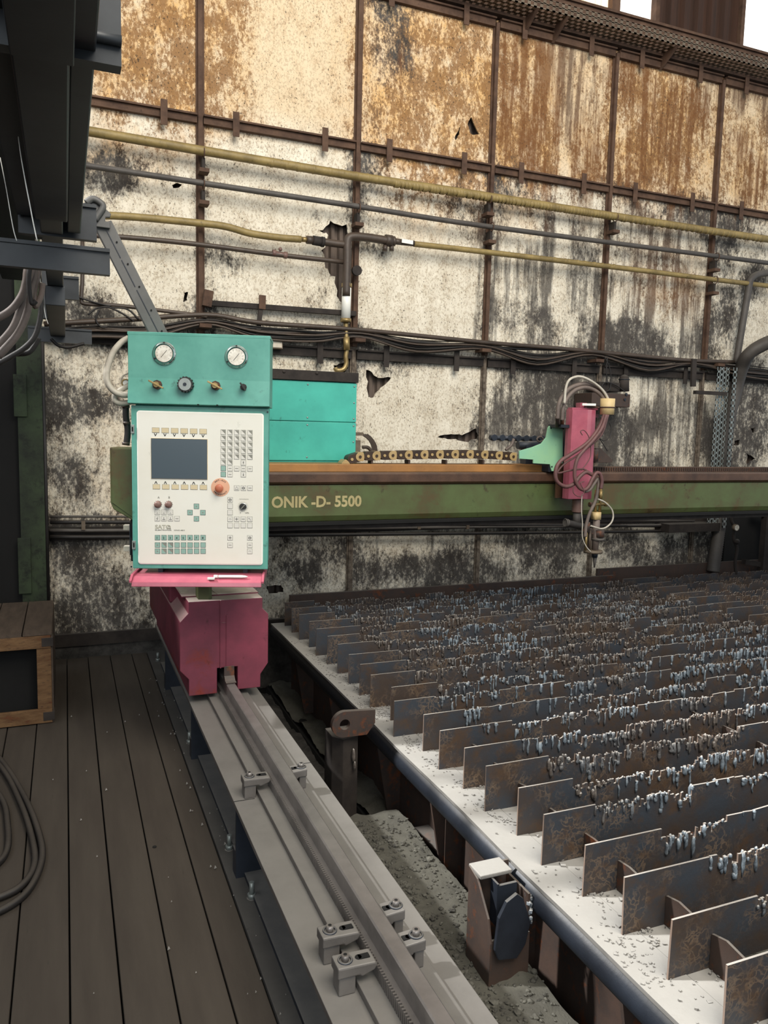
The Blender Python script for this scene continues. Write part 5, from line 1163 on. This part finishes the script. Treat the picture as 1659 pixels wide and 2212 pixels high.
dc = root('dark_cabinet', (6.3, 5.3, .7), 'black open steel rack in the right corner behind the slats', 'rack')
MB().box((5.72, 5.46, -.3), (7.4, 5.5, .98)).build('back_sheet', 'black', dc)
for a_, b_ in (((1630, 1107), (1659, 1114)), ((1606, 1213), (1659, 1222))): p, q_ = at(*a_, 1, 5.35), at(*b_, 1, 5.35); MB().bar(p, q_+(q_-p)*2, .05, .045).build('rack_rail', 'dark_frame', dc)
c = at(1655, 1108, 1, 5.32); MB().box((c.x-.01, 5.30, -.2), (c.x+.06, 5.36, c.z)).build('rack_post', 'dark_frame', dc)
# ============================================================ LEFT SIDE: column, hanging beam, hoses, crate
gc = root('steel_column', (-.25, 5.40, -.1), 'peeling dark green steel column at the left end of the wall', 'column')
MB().box((-.27, 5.36, -.1), (-.125, 5.37, 5.0)).box((-.27, 5.53, -.1), (-.125, 5.54, 5.0)).box((-.205, 5.37, -.1), (-.195, 5.53, 5.0)).build('flange_profile', 'col_green', gc)
MB().box((-.50, 5.40, -.1), (-.27, 5.42, 4.2)).build('web_plate', 'black', gc)
for za, zb_ in ((1.62, 1.88), (.50, .86)): MB().box((-.29, 5.345, za), (-.215, 5.36, zb_)).build('cover_plate', 'col_green', gc, bevel=.003)
MB().cyl((-.118, 5.36, .1), (-.118, 5.36, 2.1), .010, seg=8).build('conduit', 'cable', gc)
fb = root('hanging_beam', (-.02, 2.6, 2.15), 'dark anthracite overhead beam with cross channels, running towards the wall at top left', 'beam')
MB().box((-.066, .3, 2.15), (.018, 2.41, 2.20)).build('lower_profile', 'dark_paint', fb, bevel=.004)
MB().box((-.066, .3, 2.145), (.024, 1.36, 2.15)).build('cover_profile', 'dark_paint', fb, bevel=.002)
MB().box((.018, .3, 2.165), (.055, 2.60, 2.24)).build('side_flange', 'dark_paint', fb, bevel=.003)
MB().box((-.12, .3, 2.20), (.03, 2.60, 2.26)).build('upper_profile', 'dark_paint', fb, bevel=.003)
MB().box((-.30, .3, 2.36), (-.10, 4.8, 2.44)).build('rear_flange', 'dark_paint', fb, bevel=.003)
MB().box((-.056, 2.41, 2.16), (.006, 5.0, 2.20)).build('extension_profile', 'dark_paint', fb, bevel=.003)
MB().box((-.066, 3.6, 2.08), (.012, 5.1, 2.16)).build('lower_extension', 'dark_paint', fb, bevel=.003)
def channel(name, x0, x1, y, z0, z1, lip=.03):
    MB().box((x0, y, z0), (x1, y+.005, z1)).box((x0, y-.0+.005, z1-.005), (x1, y+lip, z1)).box((x0, y+.005, z0), (x1, y+lip, z0+.005)).build(name, 'dark_paint', fb)
    MB().box((x0, y-.008, z1-.012), (x1, y, z1-.002)).build(name+'_lip', 'dark_paint', fb)
a_, b_ = at(262, 92, 1, 1.34), at(262, 144, 1, 1.34); channel('cross_channel', -.30, a_.x, 1.34, b_.z, 2.29); MB().cyl((.0, 1.335, a_.z), (a_.x, 1.335, a_.z), .008).build('channel_fold', 'dark_paint', fb)
a_, b_ = at(208, 442, 1, 2.62), at(208, 520, 1, 2.62); channel('cross_channel', at(38, 440, 1, 2.62).x, a_.x, 2.62, b_.z, a_.z)
a_, b_ = at(237, 537, 1, 2.50), at(237, 594, 1, 2.50); channel('cross_channel', -.5, a_.x, 2.50, b_.z, a_.z)
a_, b_ = at(170, 598, 1, 3.9), at(170, 648, 1, 3.9); channel('cross_channel', -.05, a_.x, 3.9, b_.z, a_.z)
a_, b_ = at(198, 712, 1, 4.9), at(198, 744, 1, 4.9); channel('cross_channel', at(60, 712, 1, 4.9).x, a_.x, 4.9, b_.z, a_.z)
a_, b_ = at(90, 590, 1, 4.4), at(138, 690, 1, 4.4); MB().box((a_.x, 4.4, b_.z), (b_.x, 4.46, a_.z+.1)).build('hanger_plate', 'dark_paint', fb)
MB().box((-.12, 3.1, 2.26), (-.02, 3.2, 4.9)).build('suspension_post', 'dark_paint', fb)
ar = root('slanted_arm', tuple(at(280, 590, 1, 3.62)), 'grey painted channel arm slanting from the hanging beam down behind the console', 'arm')
a_, b_ = at(222, 484, 1, 3.62), at(352, 740, 1, 3.62); MB().bar(a_, b_, .075, .03, (0, 1, 0)).build('arm_channel', 'gray_arm', ar, bevel=.003)
d = (b_-a_).normalized(); 
for t in (.15, .33, .52, .72, .9): 
    p = a_.lerp(b_, t)+Vector((.018, -.019, 0)); MB().cyl(p, p+Vector((0, .003, 0)), .004, seg=8).build('rivet_hole', 'black', ar)
for t in (.06, .3, .55, .78): p = a_.lerp(b_, t)+Vector((0, -.0165, 0)); MB().bar(p, p+d*.12, .003, .003, (0, 1, 0)).build('weld_line', 'dark_steel', ar)
pl = [at(p[0], p[1], 1, 3.59) for p in ((180, 440), (192, 432), (222, 446), (240, 462), (238, 470), (228, 470), (227, 478), (238, 480), (238, 494), (208, 490), (204, 466))]
MB().prism([(p.x, p.z) for p in pl], 1, 3.585, 3.60).build('pivot_plate', 'gray_arm', ar, bevel=.003)
hose('sling', [(186, 438), (200, 430), (214, 436), (222, 448), (205, 475)], 3.58, .014, 'gray_arm', ar, 8)
def cabl(label, pix, Y, r_, m_, group='hoses hanging from the beam', nm='hanging_hose', sg=10):
    v = at(pix[0][0], pix[0][1], 1, Y); q = root(nm, tuple(v), label, 'hose', group); hose('hose', pix, Y, r_, m_, q, sg)
cabl('outermost pale grey hose of the hanging bundle, leaving the frame highest', [(62, 570), (58, 590), (56, 608), (46, 640), (20, 672), (-30, 700)], 2.9, .012, 'hose_gray')
cabl('second hose of the hanging bundle, curving to the left edge below the pale one', [(70, 570), (66, 590), (52, 630), (44, 665), (24, 712), (-25, 765)], 2.92, .011, 'hose_gray')
cabl('third hose of the hanging bundle, sweeping down to the left edge', [(76, 570), (72, 590), (62, 640), (56, 680), (34, 725), (-5, 770)], 2.95, .014, 'hose_gray')
cabl('dark hose of the bundle with a tight hook beside the column', [(66, 570), (62, 600), (64, 636), (70, 656), (78, 650)], 2.86, .008, 'cable')
cabl('looped hose of the bundle hanging closest to the beam end', [(86, 568), (80, 600), (74, 634), (76, 662), (88, 640), (92, 612)], 3.0, .010, 'hose_gray')
cabl('long dark cable hanging lowest in front of the green column', [(88, 640), (88, 680), (76, 725), (52, 752), (20, 772), (-30, 800)], 3.2, .010, 'cable')
cabl('thin black cable slung under the far cross channel', [(110, 732), (126, 746), (150, 750), (182, 742)], 4.9, .009, 'cable')
cabl('slack dark cable bending back to the column below the bundle', [(30, 765), (60, 762), (74, 748), (84, 730)], 3.25, .010, 'cable')
for k, pix in enumerate(([(16, -20), (20, 70), (40, 300), (66, 450), (80, 520)], [(0, 340), (14, 410), (28, 490), (36, 520)], [(84, 580), (90, 630), (98, 680), (104, 700)])):
    cabl(('bright thin wire running along the left edge of the hanging beam', 'short bright wire at the far left edge of the frame, beside the beam', 'bright wire dangling below the near cross channel')[k], pix, (1.9, 2.3, 3.4)[k], .0012, 'white', 'thin wires at the hanging beam', 'thin_wire', 6)
# ---- wooden crate
cr = root('wooden_crate', (-.37, 4.7, 0), 'open-fronted wooden crate with steel corner straps at the lower left', 'crate')
x1 = -.082; x0 = -.66; zt_ = .487; y0, y1 = 4.35, 5.13
MB().box((x0, y0-.012, zt_-.075), (x1-.008, y0+.008, zt_-.008)).build('top_board', 'wood', cr, bevel=.002)
MB().box((x0, y0-.012, .006), (x1-.008, y0+.008, .082)).build('bottom_board', 'wood', cr, bevel=.002)
MB().box((x1-.078, y0-.006, .082), (x1-.008, y0+.014, zt_-.075)).build('corner_post', 'wood', cr, bevel=.002)
MB().box((x0, y0-.006, .082), (x0+.07, y0+.014, zt_-.075)).build('corner_post', 'wood', cr, bevel=.002)
MB().box((x1-.010, y0, .004), (x1, y1, zt_-.01)).build('side_board', 'wood_top', cr)
MB().box((x0, y0, .004), (x0+.01, y1, zt_-.01)).build('side_board', 'wood_top', cr)
MB().box((x0, y1-.01, .004), (x1-.01, y1, zt_-.01)).build('back_board', 'wood_top', cr)
MB().box((x0+.01, y0+.015, .004), (x1-.01, y1-.01, .02)).build('bottom_panel', 'black', cr)
MB().box((x0+.01, y0+.10, .02), (x1-.012, y0+.11, zt_-.02)).build('dark_inner_sheet', 'black', cr)  # black sheet standing in for the shade inside the open crate
n_ = 4
for k in range(n_): a_ = x0+(x1-x0)*k/n_; MB().box((a_+.003, y0-.01, zt_-.008+random.uniform(0, .003)), (x0+(x1-x0)*(k+1)/n_-.003, y1, zt_+.008)).build('lid_board', 'wood_top', cr)
for z in (zt_-.065, .02): MB().box((x1-.052, y0-.015, z), (x1+.001, y0-.012, z+.045)).box((x1+.001, y0-.015, z), (x1+.003, y0+.05, z+.045)).build('corner_strap', 'dark_frame', cr)
# ---- black cable coil at bottom left, hanging loops
for lb, pix in (('outer loop of thick black cable lying on the planks at the left edge', [(-80, 1560), (0, 1640), (52, 1720), (84, 1800), (90, 1860), (60, 1925), (0, 1968), (-90, 2000)]),
                ('middle loop of black cable on the planks, just inside the outer one', [(-80, 1580), (0, 1655), (44, 1735), (70, 1815), (74, 1870), (48, 1912), (0, 1938), (-80, 1960)]),
                ('innermost black cable loop at the left edge of the planks', [(-70, 1640), (0, 1720), (16, 1780), (14, 1840), (-20, 1880)])):
    pts = [at(p[0], p[1], 2, .016) for p in pix]; q = root('floor_cable', tuple(pts[1]), lb, 'cable', 'black cable loops on the floor')
    MB().tube(smooth(pts, 8), .0125, 8).build('cable', 'cable', q)
